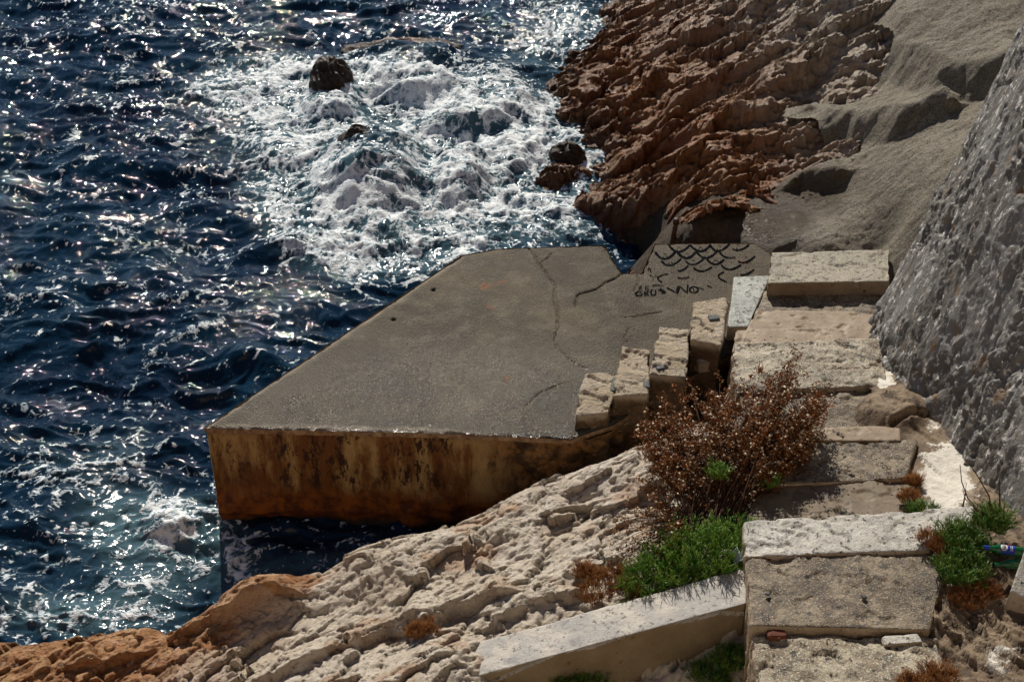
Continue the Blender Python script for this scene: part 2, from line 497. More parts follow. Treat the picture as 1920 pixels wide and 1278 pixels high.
MAT_SLOPE = m.fin(c, r, nb, .5)

m = M("grey_wall_render")
p = m.P((1, 1, .62), (0, R(12), 0))
a = m.noise(2.5, 5, .6, p); b = m.noise(9, 6, .7, p); f = m.noise(30, 5, .7, p)
c = m.mix(m.ramp(a, .38, .62), (.13, .118, .10), (.22, .212, .20))
c = m.mix(m.ramp(b, .60, .64), c, (.60, .58, .54))
c = m.mix(m.ramp(m.noise(20, 6, .75, p), .57, .61), c, (.72, .69, .64))
c = m.mix(m.ramp(m.noise(5, 4, .6, p), .60, .70), c, (.22, .15, .09))
c = m.mix(m.ramp(f, .62, .74), c, (.12, .11, .11))
nb = m.bump(f, .6, .03); nb = m.bump(m.noise(90, 3, .7), .4, .006, nb)
MAT_WALL = m.fin(c, .62, nb, .4)

m = M("bank_mortar")
a = m.noise(2.2, 5, .6); b = m.noise(10, 6, .75); f = m.noise(55, 4, .75)
c = m.mix(m.ramp(a, .35, .62), (.12, .078, .045), (.25, .185, .12))
c = m.mix(m.ramp(b, .48, .58), c, (.07, .045, .026))
wp = m.attr('white')
c = m.mix(m.ramp(m.math('ADD', wp, m.math('MULTIPLY', m.math('SUBTRACT', b, .5), 1.6)), .42, .56), c, (.66, .62, .54))
c = m.mix(m.ramp(f, .60, .70), c, (.08, .06, .04))
nb = m.bump(f, .7, .012); nb = m.bump(b, .6, .03, nb)
MAT_BANK = m.fin(c, .75, nb, .35)

# sea
m = M("sea_water")
foam = m.attr('foam'); aer = m.attr('aerated')
n1 = m.noise(26, 4, .7); n2 = m.noise(70, 3, .6)
wv = m.n.new("ShaderNodeTexNoise"); wv.inputs['Scale'].default_value = 5.0; wv.inputs['Detail'].default_value = 5
m.t.links.new(m.pos.outputs['Position'], wv.inputs['Vector'])
va = m.n.new("ShaderNodeVectorMath"); va.operation = 'MULTIPLY_ADD'; va.inputs[1].default_value = (.30, .30, 0)
m.t.links.new(wv.outputs[1], va.inputs[0]); m.t.links.new(m.pos.outputs['Position'], va.inputs[2])
mp = m.n.new("ShaderNodeMapping"); mp.inputs['Scale'].default_value = (1, 1.25, .5); m.t.links.new(va.outputs[0], mp.inputs['Vector'])
l1 = m.ramp(m.vor(7, 'DISTANCE_TO_EDGE', mp.outputs[0]), .0, .22, 1, 0)
l2 = m.ramp(m.vor(19, 'DISTANCE_TO_EDGE', mp.outputs[0]), .0, .25, 1, 0)
lace = m.math('ADD', m.math('ADD', m.math('MULTIPLY', l1, .38), m.math('MULTIPLY', l2, .27)), m.math('MULTIPLY', m.math('SUBTRACT', n1, .3), .9))
ff = m.math('ADD', foam, m.math('MULTIPLY', m.math('SUBTRACT', lace, .42), 1.05))
fm = m.ramp(ff, .44, .66)
deep = m.mix(m.ramp(m.noise(.5, 3, .5), .35, .65), (.002, .010, .026), (.004, .022, .045))
wc = m.mix(aer, deep, (.065, .125, .150))
c = m.mix(m.math('MULTIPLY', fm, .94), wc, m.mix(m.ramp(ff, .5, 1.15), (.24, .32, .38), (.84, .87, .88)))
r = m.math('MAXIMUM', m.ramp(fm, 0, 1, .02, .55), m.math('MULTIPLY', aer, .14))
nb = m.bump(m.noise(9, 4, .62, m.P((1, 1.5, 1), (0, 0, R(12)))), .17, .05)
nb = m.bump(m.noise(30, 3, .6), m.ramp(m.noise(1.3, 3, .6), .35, .65, .04, .28), .010, nb)
nb = m.bump(m.math('MULTIPLY', m.math('ADD', n2, lace), fm), .6, .018, nb)
MAT_SEA = m.fin(c, r, nb, .5, IOR=1.33)

def plain(name, col, rough=.6, var=None, **kw):
    m = M(name)
    c = col
    if var: c = m.mix(m.ramp(m.noise(var[1], 3, .6), .35, .65), col, var[0])
    return m.fin(c, rough, None, .3, **kw)
MAT_TWIG = plain("dry_twig_brown", (.10, .042, .014), .7, ((.055, .022, .008), 30))
MAT_SEED = plain("russet_seed_head", (.30, .108, .022), .7, ((.12, .045, .010), 20))
MAT_WHITESEED = plain("cream_seed_head", (.85, .72, .52), .6)
MAT_GREEN = plain("samphire_green", (.065, .19, .018), .4, ((.17, .26, .03), 14))
MAT_DKGREEN = plain("samphire_dark_green", (.045, .14, .018), .4, ((.14, .20, .028), 18))
MAT_DRYGRASS = plain("dry_orange_grass", (.30, .13, .03), .7, ((.20, .07, .018), 20))
m = M("black_spray_paint")
MAT_PAINT = m.fin(m.mix(m.ramp(m.noise(75, 4, .75), .60, .67), (.006, .007, .009), (.10, .078, .045)), 1.0, None, 0.0)
MAT_IRON = plain("rusty_dark_iron", (.035, .022, .016), .5, ((.09, .035, .015), 40))
MAT_LITTER = plain("crumpled_pale_plastic", (.45, .52, .60), .35, ((.25, .32, .40), 60))
MAT_BRICK = plain("red_brick", (.15, .045, .025), .85, ((.09, .032, .02), 50))
MAT_FOAMDROP = plain("white_spray", (.80, .84, .87), .4)
MAT_SLATE = plain("dark_flint", (.06, .065, .065), .75, ((.10, .11, .11), 30))
MAT_MORTARLINE = plain("dry_soil", (.12, .07, .035), .9, ((.20, .12, .06), 18))
m = M("green_bottle_glass")
MAT_GLASS = m.fin((.01, .16, .05), .06, None, .6, Transmission_Weight=.55, IOR=1.5)
MAT_LABEL_BLUE = plain("blue_label_paper", (.012, .03, .30), .35)
MAT_LABEL_WHITE = plain("white_label_paper", (.75, .75, .73), .4)
MAT_LABEL_RED = plain("red_label_seal", (.55, .06, .02), .4)
MAT_LABEL_INK = plain("black_label_ink", (.01, .01, .015), .4)

# ------------------------------------------------------------------ key levels
ZP = 0.97                                     # top of the platform
Z0 = 1.52
Z1 = 1.56
Z2 = 1.39
Z3 = 1.27
Z4 = 1.24
Z5 = 1.08
Z7 = ztop(1550, 556, Z5 + .01, 530)

# ------------------------------------------------------------------ sea
def sea():
    ys = [6.4]
    while ys[-1] < 21.5: ys.append(ys[-1] + .0135 * (ys[-1] / 8.0) ** 1.3)
    d = .05
    while ys[-1] < 3000: ys.append(ys[-1] + d); d *= 1.35
    lo = [6.4]; d = .05
    while lo[-1] > -900: lo.append(lo[-1] - d); d *= 1.5
    ys = np.array(sorted(lo[1:]) + ys)
    xs = list(np.arange(-8.6, 3.4, .0165))
    d = .05; a = xs[-1]
    while a < 2500: a += d; xs.append(a); d *= 1.4
    d = .05; a = xs[0]; l = []
    while a > -2500: a -= d; l.append(a); d *= 1.4
    xs = np.array(sorted(l) + xs)
    X, Y = np.meshgrid(xs, ys)
    inn = sstep(14, 9, np.abs(X)) * sstep(27, 21.5, Y) * sstep(3, 6, Y)
    # image position of each place, only to find where the photographed foam lies
    U, Vv = project(X, np.maximum(Y, 2), 0.0)
    def blob(u, v, ru, rv, rot=0):
        a = R(rot); du = U - u; dv = Vv - v
        p = (du * math.cos(a) + dv * math.sin(a)) / ru; q = (-du * math.sin(a) + dv * math.cos(a)) / rv
        return np.exp(-(p * p + q * q))
    D = np.full(X.shape, .17)
    for u, v, ru, rv, rot, w in [
        (1040, 400, 90, 50, 0, .45), (1030, 330, 140, 110, 0, .38), (830, 420, 200, 50, -5, .2), (600, 230, 120, 60, 0, .2), (1080, 60, 110, 80, 0, .25), (345, 985, 110, 60, 0, .62), (210, 950, 110, 110, 20, .34), (300, 1090, 130, 40, -15, .3), (150, 860, 150, 50, -20, .2), (80, 1130, 110, 60, 0, .2), (700, 160, 240, 75, 0, .55), (480, 165, 200, 50, -5, .46), (700, 300, 200, 120, 0, .60), (560, 330, 130, 70, 20, .45),
        (720, 440, 190, 60, -3, .62), (520, 400, 110, 55, 30, .40), (900, 240, 170, 90, -10, .50), (960, 350, 130, 70, 0, .42), (1040, 280, 80, 60, 0, .50),
        (820, 480, 160, 28, -12, .45), (640, 500, 80, 30, 20, .35), (1030, 60, 140, 50, -15, .42), (1080, 190, 70, 60, 0, .3), (900, 20, 180, 30, -10, .25),
        (450, 100, 120, 60, 20, .22), (330, 120, 60, 60, 0, .12), (430, 220, 110, 60, 0, .18), (190, 390, 110, 28, 20, .26), (90, 310, 60, 40, 0, .10),
        (260, 800, 130, 60, -35, .22), (240, 730, 60, 60, 0, .12), (330, 960, 90, 40, -10, .34), (200, 980, 70, 70, 30, .20), (300, 1060, 120, 40, -20, .20),
        (120, 1150, 170, 45, 5, .52), (320, 1140, 120, 30, 15, .22), (60, 860, 60, 30, -20, .16), (480, 570, 70, 30, 0, .12), (350, 560, 80, 20, -20, .16), (290, 670, 60, 25, -30, .14),
        (600, 1050, 170, 34, -12, .55), (450, 1040, 60, 60, 0, .35), (1100, 430, 60, 60, 0, .2), (120, 200, 80, 50, 0, .06), (60, 130, 60, 50, 0, .06)]:
        D = D + w * blob(u, v, ru, rv, rot)
    for u, v, ru, rv, rot, w in [(700, 318, 85, 50, -10, .55), (622, 185, 32, 45, 0, .35), (780, 100, 110, 26, 0, .35), (900, 250, 70, 26, 0, .25), (830, 300, 26, 26, 0, .3), (700, 250, 120, 18, -10, .2), (640, 200, 60, 16, -20, .2), (740, 230, 80, 14, 0, .15)]:
        D = D - w * blob(u, v, ru, rv, rot)
    D = np.maximum(D, .1) + .10 * fbm(X * .8, Y * 1.1, 3, 90)
    # domain warp
    wx = X + .28 * fbm(X * 1.1, Y * 1.1, 3, 3); wy = Y + .28 * fbm(X * 1.1 + 9, Y * 1.1, 3, 4)
    wx2 = wx + .05 * fbm(X * 7, Y * 7, 2, 13); wy2 = wy + .05 * fbm(X * 7 + 9, Y * 7, 2, 14)
    # waves
    h = .055 * np.sin(1.1 * X + 2.0 * Y + 2.2 * fbm(X * .35, Y * .35, 2, 50)) * (.6 + .6 * fbm(X * .4, Y * .4, 2, 51))
    h += .150 * (ridged(wx * .36 + .18 * wy, wy * .80, 2, 60) - .5)
    h += .120 * (ridged(wx * .85 + .35 * wy, wy * 1.65, 3, 61) - .5)
    h += .034 * fbm(wx * 2.8 + .8 * wy, wy * 4.6, 4, 62)
    h += .010 * (ridged(wx2 * 6.5, wy2 * 9.0, 2, 63) - .5)
    h = h - .05
    h *= inn
    # swells thrown up over hidden rocks
    dome = np.zeros(X.shape)
    for u, v, ru, rv, rot, w in [(700, 330, 105, 78, -8, .55), (620, 190, 55, 45, 0, .34), (770, 165, 130, 34, 5, .30), (900, 220, 120, 34, -14, .34),
                                 (860, 340, 55, 45, -30, .36), (770, 110, 110, 26, 0, .20), (930, 160, 60, 26, 0, .2), (950, 290, 80, 40, -10, .24),
                                 (530, 290, 70, 34, 10, .14), (700, 450, 170, 26, -4, .12), (340, 975, 80, 26, -6, .14), (460, 170, 130, 22, 0, .10)]:
        b = blob(u, v, ru, rv, rot)
        dome += w * sstep(.06, .95, b)
    rag = .75 + .35 * fbm(X * 2.2, Y * 2.2, 3, 70)
    h = h * (1 - .5 * np.clip(D, 0, .9)) + dome * rag
    h -= .045 * blob(600, 1020, 190, 40)
    # foam lace
    e1 = worley(wx2 * 3.2, wy2 * 3.6, 80); e2 = worley(wx2 * 8.0, wy2 * 9.5, 81)
    net = (1 - sstep(0, .32, e1[1] - e1[0])) * .55 + (1 - sstep(0, .35, e2[1] - e2[0])) * .45
    rd = ridged(wx2 * 1.5 + .5 * wy2, wy2 * 2.6, 4, 82)
    cl = fbm(wx * 1.4, wy * 2.2, 5, 83, .6)
    cl2 = fbm(wx2 * 5, wy2 * 6.5, 4, 84, .65)
    crest = np.clip(h / .09, -1, 1)
    pat = .10 * crest + .30 * net + .42 * rd + .30 * (cl + .5) + .30 * cl2
    thr = .84 - .56 * np.clip(D, 0, .95)
    foam = .92 * sstep(thr - .12, thr + .36, pat) - .0
    small = fbm(wx2 * 9, wy2 * 14, 3, 85, .6)
    streak = sstep(.33, .46, small + .35 * (rd - .5) + .20 * D + .10 * crest)
    foam = np.maximum(foam, streak * .72)
    e0 = worley(wx * .75 + .1 * cl2, wy * 1.05 + .12 * cl2, 88); e00 = worley(wx2 * 1.9, wy2 * 2.5, 89)
    tr_ = np.exp(-((e0[1] - e0[0]) / .07) ** 2) * sstep(-.15, .3, fbm(X * .7 + 3, Y * .9, 3, 91)) + .8 * np.exp(-((e00[1] - e00[0]) / .09) ** 2) * sstep(-.05, .35, fbm(X * .9, Y * 1.1, 3, 92))
    foam = np.maximum(foam, tr_ * (.50 + .45 * np.clip(D, 0, .6)) * sstep(-.5, .1, cl2))
    foam *= inn
    h += foam * (.008 + .028 * np.clip(D, 0, 1) * np.clip(.5 + 1.2 * fbm(wx * 6, wy * 7, 4, 86, .6), 0, 1.4)) * sstep(.25, .8, D + .2)
    h += np.clip(D - .30, 0, 1) * .12 * (fbm(wx * 2.6, wy * 3.6, 4, 87, .55)) * inn
    aer = np.clip(sstep(.38, .95, D) * .75 + .35 * sstep(.1, .35, dome) + .4 * blob(240, 990, 110, 90) + .25 * blob(250, 1150, 150, 60), 0, 1) * inn
    V = np.stack([X, Y, h], -1).reshape(-1, 3)
    me = mesh_np("sea", V, grid_faces(len(ys), len(xs)), {'foam': foam, 'aerated': aer})
    o = link("sea", me, MAT_SEA)
    tag(o, "dark blue choppy sea streaked with white foam", None, None, 'structure')
    import types
    return xs, ys, h
sea_xs, sea_ys, sea_h = sea()
def sea_z(x, y):
    return float(sea_h[min(len(sea_ys) - 1, np.searchsorted(sea_ys, y)), min(len(sea_xs) - 1, np.searchsorted(sea_xs, x))])

# ------------------------------------------------------------------ layered rock relief
def saw(t):
    f = t - np.floor(t)
    return np.where(f < .82, f / .82, (1 - f) / .18)
def strata(x, y, d, seed, scale=1.0, A=1.0, coarse=1.0, beds=1.0, mid=1.0, wide=1.0):
    s = x * d[0] + y * d[1]; t = -x * d[1] + y * d[0]
    w = .34 * fbm(s * .7, t * .9, 4, seed); w2 = .07 * fbm(s * 4, t * 5, 3, seed + 1)
    t2 = t + w + w2; s2 = s + .15 * fbm(s * 2, t * 3, 2, seed + 2)
    h = np.zeros(x.shape); cell = 0
    for k, (ls, lt, a, cr, tilt) in enumerate([(.80, .40, .085 * coarse, .030 * coarse, .15 * coarse), (.33, .17, .040, .020, .085), (.13, .07, .016, .012, .034), (.05, .030, .004, .003, .005)]):
        f1, f2, r, dx, dy = worley(s2 / (ls * scale) + k * 3.1 + .3 * fbm(s * 5, t * 9, 2, seed + 50 + k), t2 / (lt * scale * wide), seed + 10 + k)
        if k: a, tilt = a * mid, tilt * mid
        e = f2 - f1
        an = r * 43.7
        h += A * ((r - .5) * a * .8 - dy * tilt * .35 + (dx * np.cos(an) + dy * np.sin(an)) * tilt * 1.1 - cr * np.exp(-(e / .06) ** 2))
        if k == 1: cell = r
        if k == 2: cell = cell * .6 + r * .4
    # thin beds: long gentle backs, short faces
    for k, (per, a, f) in enumerate([(.26, .055 * coarse, 1.1), (.11, .026, 2.2), (.045, .011, 5)]):
        m_ = beds * sstep(-.1, .4, fbm(s * f, t * f * 1.6, 3, seed + 60 + k))
        ph = t2 / (per * scale) + 1.3 * fbm(s * f * 1.6, t * f * 2.0, 4, seed + 70 + k)
        h += A * a * (.5 - saw(ph)) * m_
    h += A * (.022 * fbm(s * 3, t * 7, 5, seed + 30, .6))
    return h, cell
def ledge(X, Y, Z, pts, hgt, back=.6, wid=.035, seed=0):
    """a step up on the far side of a line, fading out behind it"""
    L = [P(*p) for p in pts]
    wob = .05 * fbm(X * 4, Y * 4, 3, seed)
    d, cx, cy = near_line(X, Y, L)
    a = np.array(L[0][:2]); b = np.array(L[-1][:2])
    sd_ = np.where((Y - cy) * np.sign(b[0] - a[0]) * 0 + (Y - cy) > 0, d, -d) + wob
    ex = np.hypot(np.maximum(0, np.minimum(a[0], b[0]) - X), np.maximum(0, X - np.maximum(a[0], b[0])))
    return Z + hgt * sstep(-wid, wid, sd_) * np.exp(-(np.maximum(sd_, 0) / back) ** 2) * np.exp(-(ex / .15) ** 2)

# ------------------------------------------------------------------ near rock (foreground)
ridge = [(1190, 838, 8.42), (1090, 872, 8.33), (1000, 910, 8.25), (925, 948, 8.15), (850, 985, 8.05), (775, 1015, 7.93), (700, 1033, 7.8), (630, 1060, 7.66), (560, 1088, 7.52), (500, 1082, 7.45), (440, 1105, 7.36), (385, 1160, 7.15)]
ctrl = []
for u, v, y in ridge:
    p = PY(u, v, y); ctrl.append(p); ctrl.append((p[0] - .05, y + .40, max(-.6, p[2] - 1.1)))
shore = [(300, 1180, .12), (200, 1178, .12), (100, 1192, .12), (0, 1200, .10), (-150, 1215, .08), (-400, 1240, .05)]
for u, v, z in shore:
    p = P(u, v, z); ctrl.append(p); ctrl.append((p[0], p[1] + .35, -.6))
for u, v, z in [(1300, 790, 1.02), (1390, 860, 1.12), (1390, 960, 1.28), (1000, 1000, 1.0), (1100, 930, 1.02), (1200, 930, 1.12), (1100, 1140, 1.20), (1300, 1060, 1.36), (1380, 1050, 1.42),
                (900, 1180, 1.02), (850, 1080, .90), (700, 1150, .84), (600, 1278, .90), (800, 1278, 1.14), (835, 1252, 1.19), (770, 1235, 1.14), (880, 1205, 1.16), (450, 1190, .62), (560, 1150, .72), (300, 1278, .50), (100, 1278, .34), (-50, 1278, .28), (370, 1240, .55), (200, 1225, .32),
                (1100, 1300, .92), (1380, 1278, 1.08), (1250, 1240, 1.02)]:
    ctrl.append(P(u, v, z))
ctrl += [(-6, 5.5, .3), (-3, 5.0, .6), (0, 5.0, 1.0), (2, 5.0, 1.25), (1.9, 8.9, .9), (3.5, 5, 1.3), (3.5, 8, 1.0)]
near_f = rbf(ctrl, .003)
NEAR_D = (.86, .51)
def near_z(x, y): return near_f(x, y) + np.maximum(0, 5.0 - y) * 1.0
def near_full(x, y):
    base = near_z(x, y)
    h, cell = strata(x, y, NEAR_D, 200, .90, .50, 1.15, .12, .72, 1.7)
    h = h + .012 * fbm(x * 9 + y * 3, y * 13 - x * 4, 4, 242, .65)
    big = fbm(x * 1.3 + .4 * y, y * 2.0, 3, 240)
    crk = sstep(.70, .92, ridged((x * .86 + y * .51) * 1.6 + .5 * fbm(x * 3, y * 3, 3, 248), (-x * .51 + y * .86) * 2.8 + .5 * fbm(x * 2, y * 2, 3, 250), 3, 249))
    h = h - .028 * crk
    pit = sstep(.18, .42, fbm(x * 16 + 5 * y, y * 22 - 6 * x, 3, 241))
    z = base - .055 + h + .05 * big - .016 * pit
    z = ledge(x, y, z, [(790, 1175, .95), (850, 1140, .95), (930, 1118, 1.0)], .13, .35, .03, 243)
    z = ledge(x, y, z, [(430, 1278, .7), (560, 1240, .8), (700, 1185, .88), (760, 1165, .9)], .10, .3, .03, 244)
    z = ledge(x, y, z, [(370, 1190, .5), (440, 1160, .6), (520, 1130, .65)], .12, .3, .03, 245)
    z = ledge(x, y, z, [(150, 1245, .35), (240, 1225, .38)], .09, .3, .03, 246)
    z = ledge(x, y, z, [(920, 1165, 1.05), (1000, 1130, 1.1), (1070, 1115, 1.15)], .07, .3, .03, 247)
    return z, cell
def near_rock():
    xs = np.concatenate([np.arange(-9, -4.6, .05), np.arange(-4.6, 2.25, .0125), np.arange(2.25, 6.5, .06)])
    ys = np.concatenate([np.arange(-3, 5.2, .06), np.arange(5.2, 8.95, .0125)])
    X, Y = np.meshgrid(xs, ys)
    Z, cell = near_full(X, Y)
    U, V = project(X, np.maximum(Y, 1), Z)
    tone = sstep(620, 330, U + (V - 1150) * .9 + 90 * fbm(X * 2, Y * 2, 3, 260)) + .5 * sstep(.12, .3, fbm(X * 1.6, Y * 2.2, 4, 261))
    keep = (Z[:-1, :-1] > -.55)
    rel = Z - near_z(X, Y)
    Vv = np.stack([X - .15 * rel, Y - .30 * rel, Z], -1).reshape(-1, 3)
    Fc = grid_faces(len(ys), len(xs), keep)
    a = {'cell': cell, 'tone': np.clip(tone, 0, 1)}
    Vv, Fc, a = compact(Vv, Fc, a)
    o = link("rock_slope", mesh_np("rock_slope", Vv, Fc, a, False), MAT_NEAR_ROCK)
    tag(o, "pale weathered limestone slope in the foreground, turning orange at the waterline", "rock slope", None, 'structure')
near_rock()

# ------------------------------------------------------------------ far outcrop and the concrete poured over it
def far_g(x, y):
    xw = np.interp(y, [11, 12.9, 13.6, 14.4, 15.1, 16.6, 18, 19.2, 21], [1.0, 1.25, .9, .6, .95, .55, .9, 1.3, 1.7])
    d = x - xw
    return .52 * d + .035 * d * abs(d)
fc = []
for x_, ys_ in [(-.4, (14, 16, 18, 20, 24)), (.9, (16, 18, 20, 24)), (1.6, (14, 15.2, 16.6, 18, 20, 24)), (2.5, (14, 15.5, 17, 20, 24)), (3.4, (13.2, 14.5, 16, 18, 21, 25)), (4.6, (12.5, 14, 16, 19, 24)), (6.5, (12, 15, 19, 24)), (9, (11, 15, 20, 26))]:
    for y_ in ys_: fc.append((x_, y_, float(far_g(x_, y_))))
for u, v, z in [(1040, 190, .0), (1075, 250, .02), (1110, 290, .02), (1150, 315, .05), (1050, 345, .0), (1090, 375, .0), (1110, 420, -.08), (1165, 470, -.2), (1195, 500, -.3), (960, 380, -.5), (1060, 440, -.6),
                (1200, 400, .22), (1250, 385, .45), (1240, 440, .50), (1300, 400, .76), (1300, 350, .74), (1300, 450, .84), (1400, 450, .92), (1400, 400, .98), (1450, 458, 1.0), (1550, 464, 1.10), (1665, 464, 1.14), (1500, 420, 1.05), (1560, 370, 1.18), (1700, 420, 1.42), (1400, 345, .98), (1500, 345, 1.15),
                (1700, 330, 1.62), (1300, 560, .3), (1500, 560, .7), (1000, 600, -.8), (1650, 560, .9), (2000, 500, 1.6), (2200, 700, 1.4)]:
    fc.append(P(u, v, z))
far_f = rbf(fc, .006)
FAR_D = (.90, -.43)
conc_px = [(1640, -300), (1645, 60), (1680, 110), (1660, 150), (1620, 190), (1560, 205), (1480, 215), (1470, 240), (1520, 252), (1560, 275), (1505, 318), (1400, 352), (1300, 372), (1200, 380), (1140, 400), (1120, 440), (1140, 520), (1180, 640), (2600, 900), (2600, -300)]
def far_terrain():
    xs = np.concatenate([np.arange(-.6, 5.4, .0145), np.arange(5.4, 16, .12)])
    ys = [9.6]
    while ys[-1] < 19.5: ys.append(ys[-1] + .0135 * (ys[-1] / 10.0))
    while ys[-1] < 32: ys.append(ys[-1] + .12)
    ys = np.array(ys)
    X, Y = np.meshgrid(xs, ys)
    base = far_f(X, Y)
    base = np.where(Y > 21, np.minimum(base, 9), base)
    U0, V0 = project(X, Y, base)
    dist, _, _ = near_line(U0, V0, conc_px, True)
    dist = dist / 190.0
    ins = inpoly(U0, V0, conc_px)
    sd_ = np.where(ins, dist, -dist) + .06 * fbm(X * 4, Y * 4, 3, 300)
    h, cell = strata(X, Y, FAR_D, 320, .85, .66, 1.05, .9)
    crk = sstep(.66, .92, ridged((X * .9 - Y * .43) * 1.5 + .5 * fbm(X * 3, Y * 3, 3, 348), (X * .43 + Y * .9) * 3.0 + .5 * fbm(X * 2, Y * 2, 3, 350), 3, 349))
    h = h - .085 * crk
    fade = sstep(-1.2, .4, base)
    rockZ = base + h * 1.05 + .12 * fbm(X * 1.0, Y * 1.7, 3, 330) + .010 * fbm(X * 8, Y * 10, 4, 333, .65)
    for k, (pts, hg) in enumerate([([(1170, 300, .3), (1280, 268, .6), (1400, 262, .9), (1470, 225, 1.15)], .20), ([(1060, 372, .1), (1200, 382, .35), (1330, 352, .6), (1500, 300, 1.0)], .11), ([(1270, 215, .7), (1300, 165, .85), (1430, 125, 1.2)], .16),
                                   ([(1440, 185, 1.2), (1500, 165, 1.4), (1560, 110, 1.6)], .18), ([(1130, 210, .3), (1250, 150, .6)], .10), ([(1300, 70, 1.0), (1430, 30, 1.3)], .14), ([(1500, 60, 1.5), (1640, 20, 1.9)], .14), ([(1150, 70, .3), (1260, 20, .7)], .12)]):
        rockZ = ledge(X, Y, rockZ, pts, hg, .45, .11, 350 + k)
    U, V = project(X, Y, base)
    tone = sstep(1200, 1620, U - (V - 150) * .8 + 120 * fbm(X * 1.5, Y * 1.5, 3, 331))
    keep = (rockZ[:-1, :-1] > -.5) & (sd_[:-1, :-1] < .25)
    keep &= ~((Y[:-1, :-1] < 11.55) & (X[:-1, :-1] < 1.0))
    rel = rockZ - base
    Vv = np.stack([X - .1 * rel, Y - .42 * rel, rockZ], -1).reshape(-1, 3)
    a = {'cell': cell, 'tone': tone}
    Vv, Fc, a = compact(Vv, grid_faces(len(ys), len(xs), keep), a)
    o = link("rock_outcrop", mesh_np("rock_outcrop", Vv, Fc, a, False), MAT_FAR_ROCK)
    tag(o, "layered rusty brown rock outcrop rising from the foaming water beyond the platform", "rock outcrop")
    # concrete
    slope = base + .05 * fbm(X * 1.2, Y * 1.2, 4, 340) + .022 * fbm(X * 6, Y * 8, 5, 341, .62) - .008 * sstep(.15, .4, fbm(X * 18, Y * 20, 3, 343)) + .03 * ridged(X * 1.1 + Y * .8, Y * 2.2 - X * .9, 2, 342) \
        + .09 * sstep(-.02, .18, sd_) - .09
    slope = ledge(X, Y, slope, [(1470, 262, 1.2), (1580, 262, 1.35), (1680, 262, 1.6), (1760, 235, 1.8)], .27, .6, .13, 360)
    slope = ledge(X, Y, slope, [(1650, 128, 1.8), (1750, 180, 1.9), (1830, 180, 2.05), (1900, 140, 2.3)], .30, .7, .14, 361)
    slope = ledge(X, Y, slope, [(1500, 365, 1.05), (1560, 350, 1.2)], .15, .35, .08, 362)
    cr = np.minimum(near_line(X, Y, [P(1520, 464, 1.1), P(1600, 446, 1.22), P(1650, 432, 1.32), P(1715, 405, 1.46)])[0],
                    near_line(X, Y, [P(1560, 472, 1.12), P(1620, 466, 1.14), P(1640, 452, 1.2)])[0])
    slope -= .045 * sstep(-.2, .3, fbm(X * 3, Y * 3, 2, 347)) * np.exp(-((cr + .02 * fbm(X * 9, Y * 9, 2, 344)) / .02) ** 2)
    dirt_shade = sstep(1620, 1500, U + (V - 400) * .9 + 60 * fbm(X * 3, Y * 3, 3, 345)) * sstep(300, 370, V)  # brown dirt behind the deck, deepened by shade painted into the colour
    wet_glint = np.exp(-(((U - 1450) / 90) ** 2 + ((V - 420) / 45) ** 2)) * 1.3
    keep = (sd_[:-1, :-1] > -.03) & ~((Y[:-1, :-1] < 11.3) & (X[:-1, :-1] < 1.0))
    Vv = np.stack([X, Y, slope], -1).reshape(-1, 3)
    a = {'dirt_shade': np.clip(dirt_shade, 0, 1), 'wet_glint': np.clip(wet_glint, 0, 1)}
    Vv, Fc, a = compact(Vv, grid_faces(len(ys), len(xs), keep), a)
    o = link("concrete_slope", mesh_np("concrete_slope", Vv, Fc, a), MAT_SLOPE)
    tag(o, "rough grey-brown concrete poured over the rocks above the steps", None, None, 'structure')
far_terrain()

# ------------------------------------------------------------------ boulders awash
def boulder(u, v, zc, size, label, seed, rz=0):
    p = P(u, v, zc)
    n = 40
    th = np.linspace(0, math.pi, n); ph = np.linspace(0, 2 * math.pi, 2 * n, endpoint=False)
    T, Ph = np.meshgrid(th, ph, indexing='ij')
    d = np.stack([np.sin(T) * np.cos(Ph), np.sin(T) * np.sin(Ph), np.cos(T)], -1)
    pts = d.reshape(-1, 3)
    r = 1 + .28 * noise3(pts, 1.6, seed, 3) + .10 * noise3(pts, 6, seed + 1, 4)
    f1, f2, rr, _, _ = worley(pts[:, 0] * 3 + pts[:, 2], pts[:, 1] * 3 + pts[:, 2] * 2, seed)
    r -= .07 * np.exp(-((f2 - f1) / .1) ** 2)
    V = pts * r[:, None] * np.array(size)
    c_, s_ = math.cos(rz), math.sin(rz)
    V = np.stack([V[:, 0] * c_ - V[:, 1] * s_, V[:, 0] * s_ + V[:, 1] * c_, V[:, 2]], -1)
    idx = np.arange(n * 2 * n).reshape(n, 2 * n)
    nxt = np.roll(idx, -1, axis=1)
    Fc = np.stack([idx[:-1], idx[1:], nxt[1:], nxt[:-1]], -1).reshape(-1, 4)
    o = link("boulder", mesh_np("boulder", V, Fc, {'cell': rr, 'tone': rr * 0}), MAT_BOULDER)
    o.location = p
    tag(o, label, "boulder", "boulders awash off the platform")
boulder(622, 170, .02, (.30, .32, .44), "small dark pointed boulder standing bare out of the foam, farthest left of the boulders awash", 1, .3)
boulder(700, 335, -.24, (.58, .42, .64), "large rounded boulder with white water pouring down its front", 2, .2)
boulder(775, 112, -.19, (.95, .36, .30), "low flat dark boulder just breaking the surface behind the churning foam", 3, 0)
boulder(915, 262, -.21, (.50, .30, .34), "dark boulder half covered by foam between the big rounded boulder and the brown outcrop", 4, .4)
boulder(1065, 300, -.02, (.24, .18, .24), "small brown boulder in foam against the foot of the brown outcrop", 5, 0)

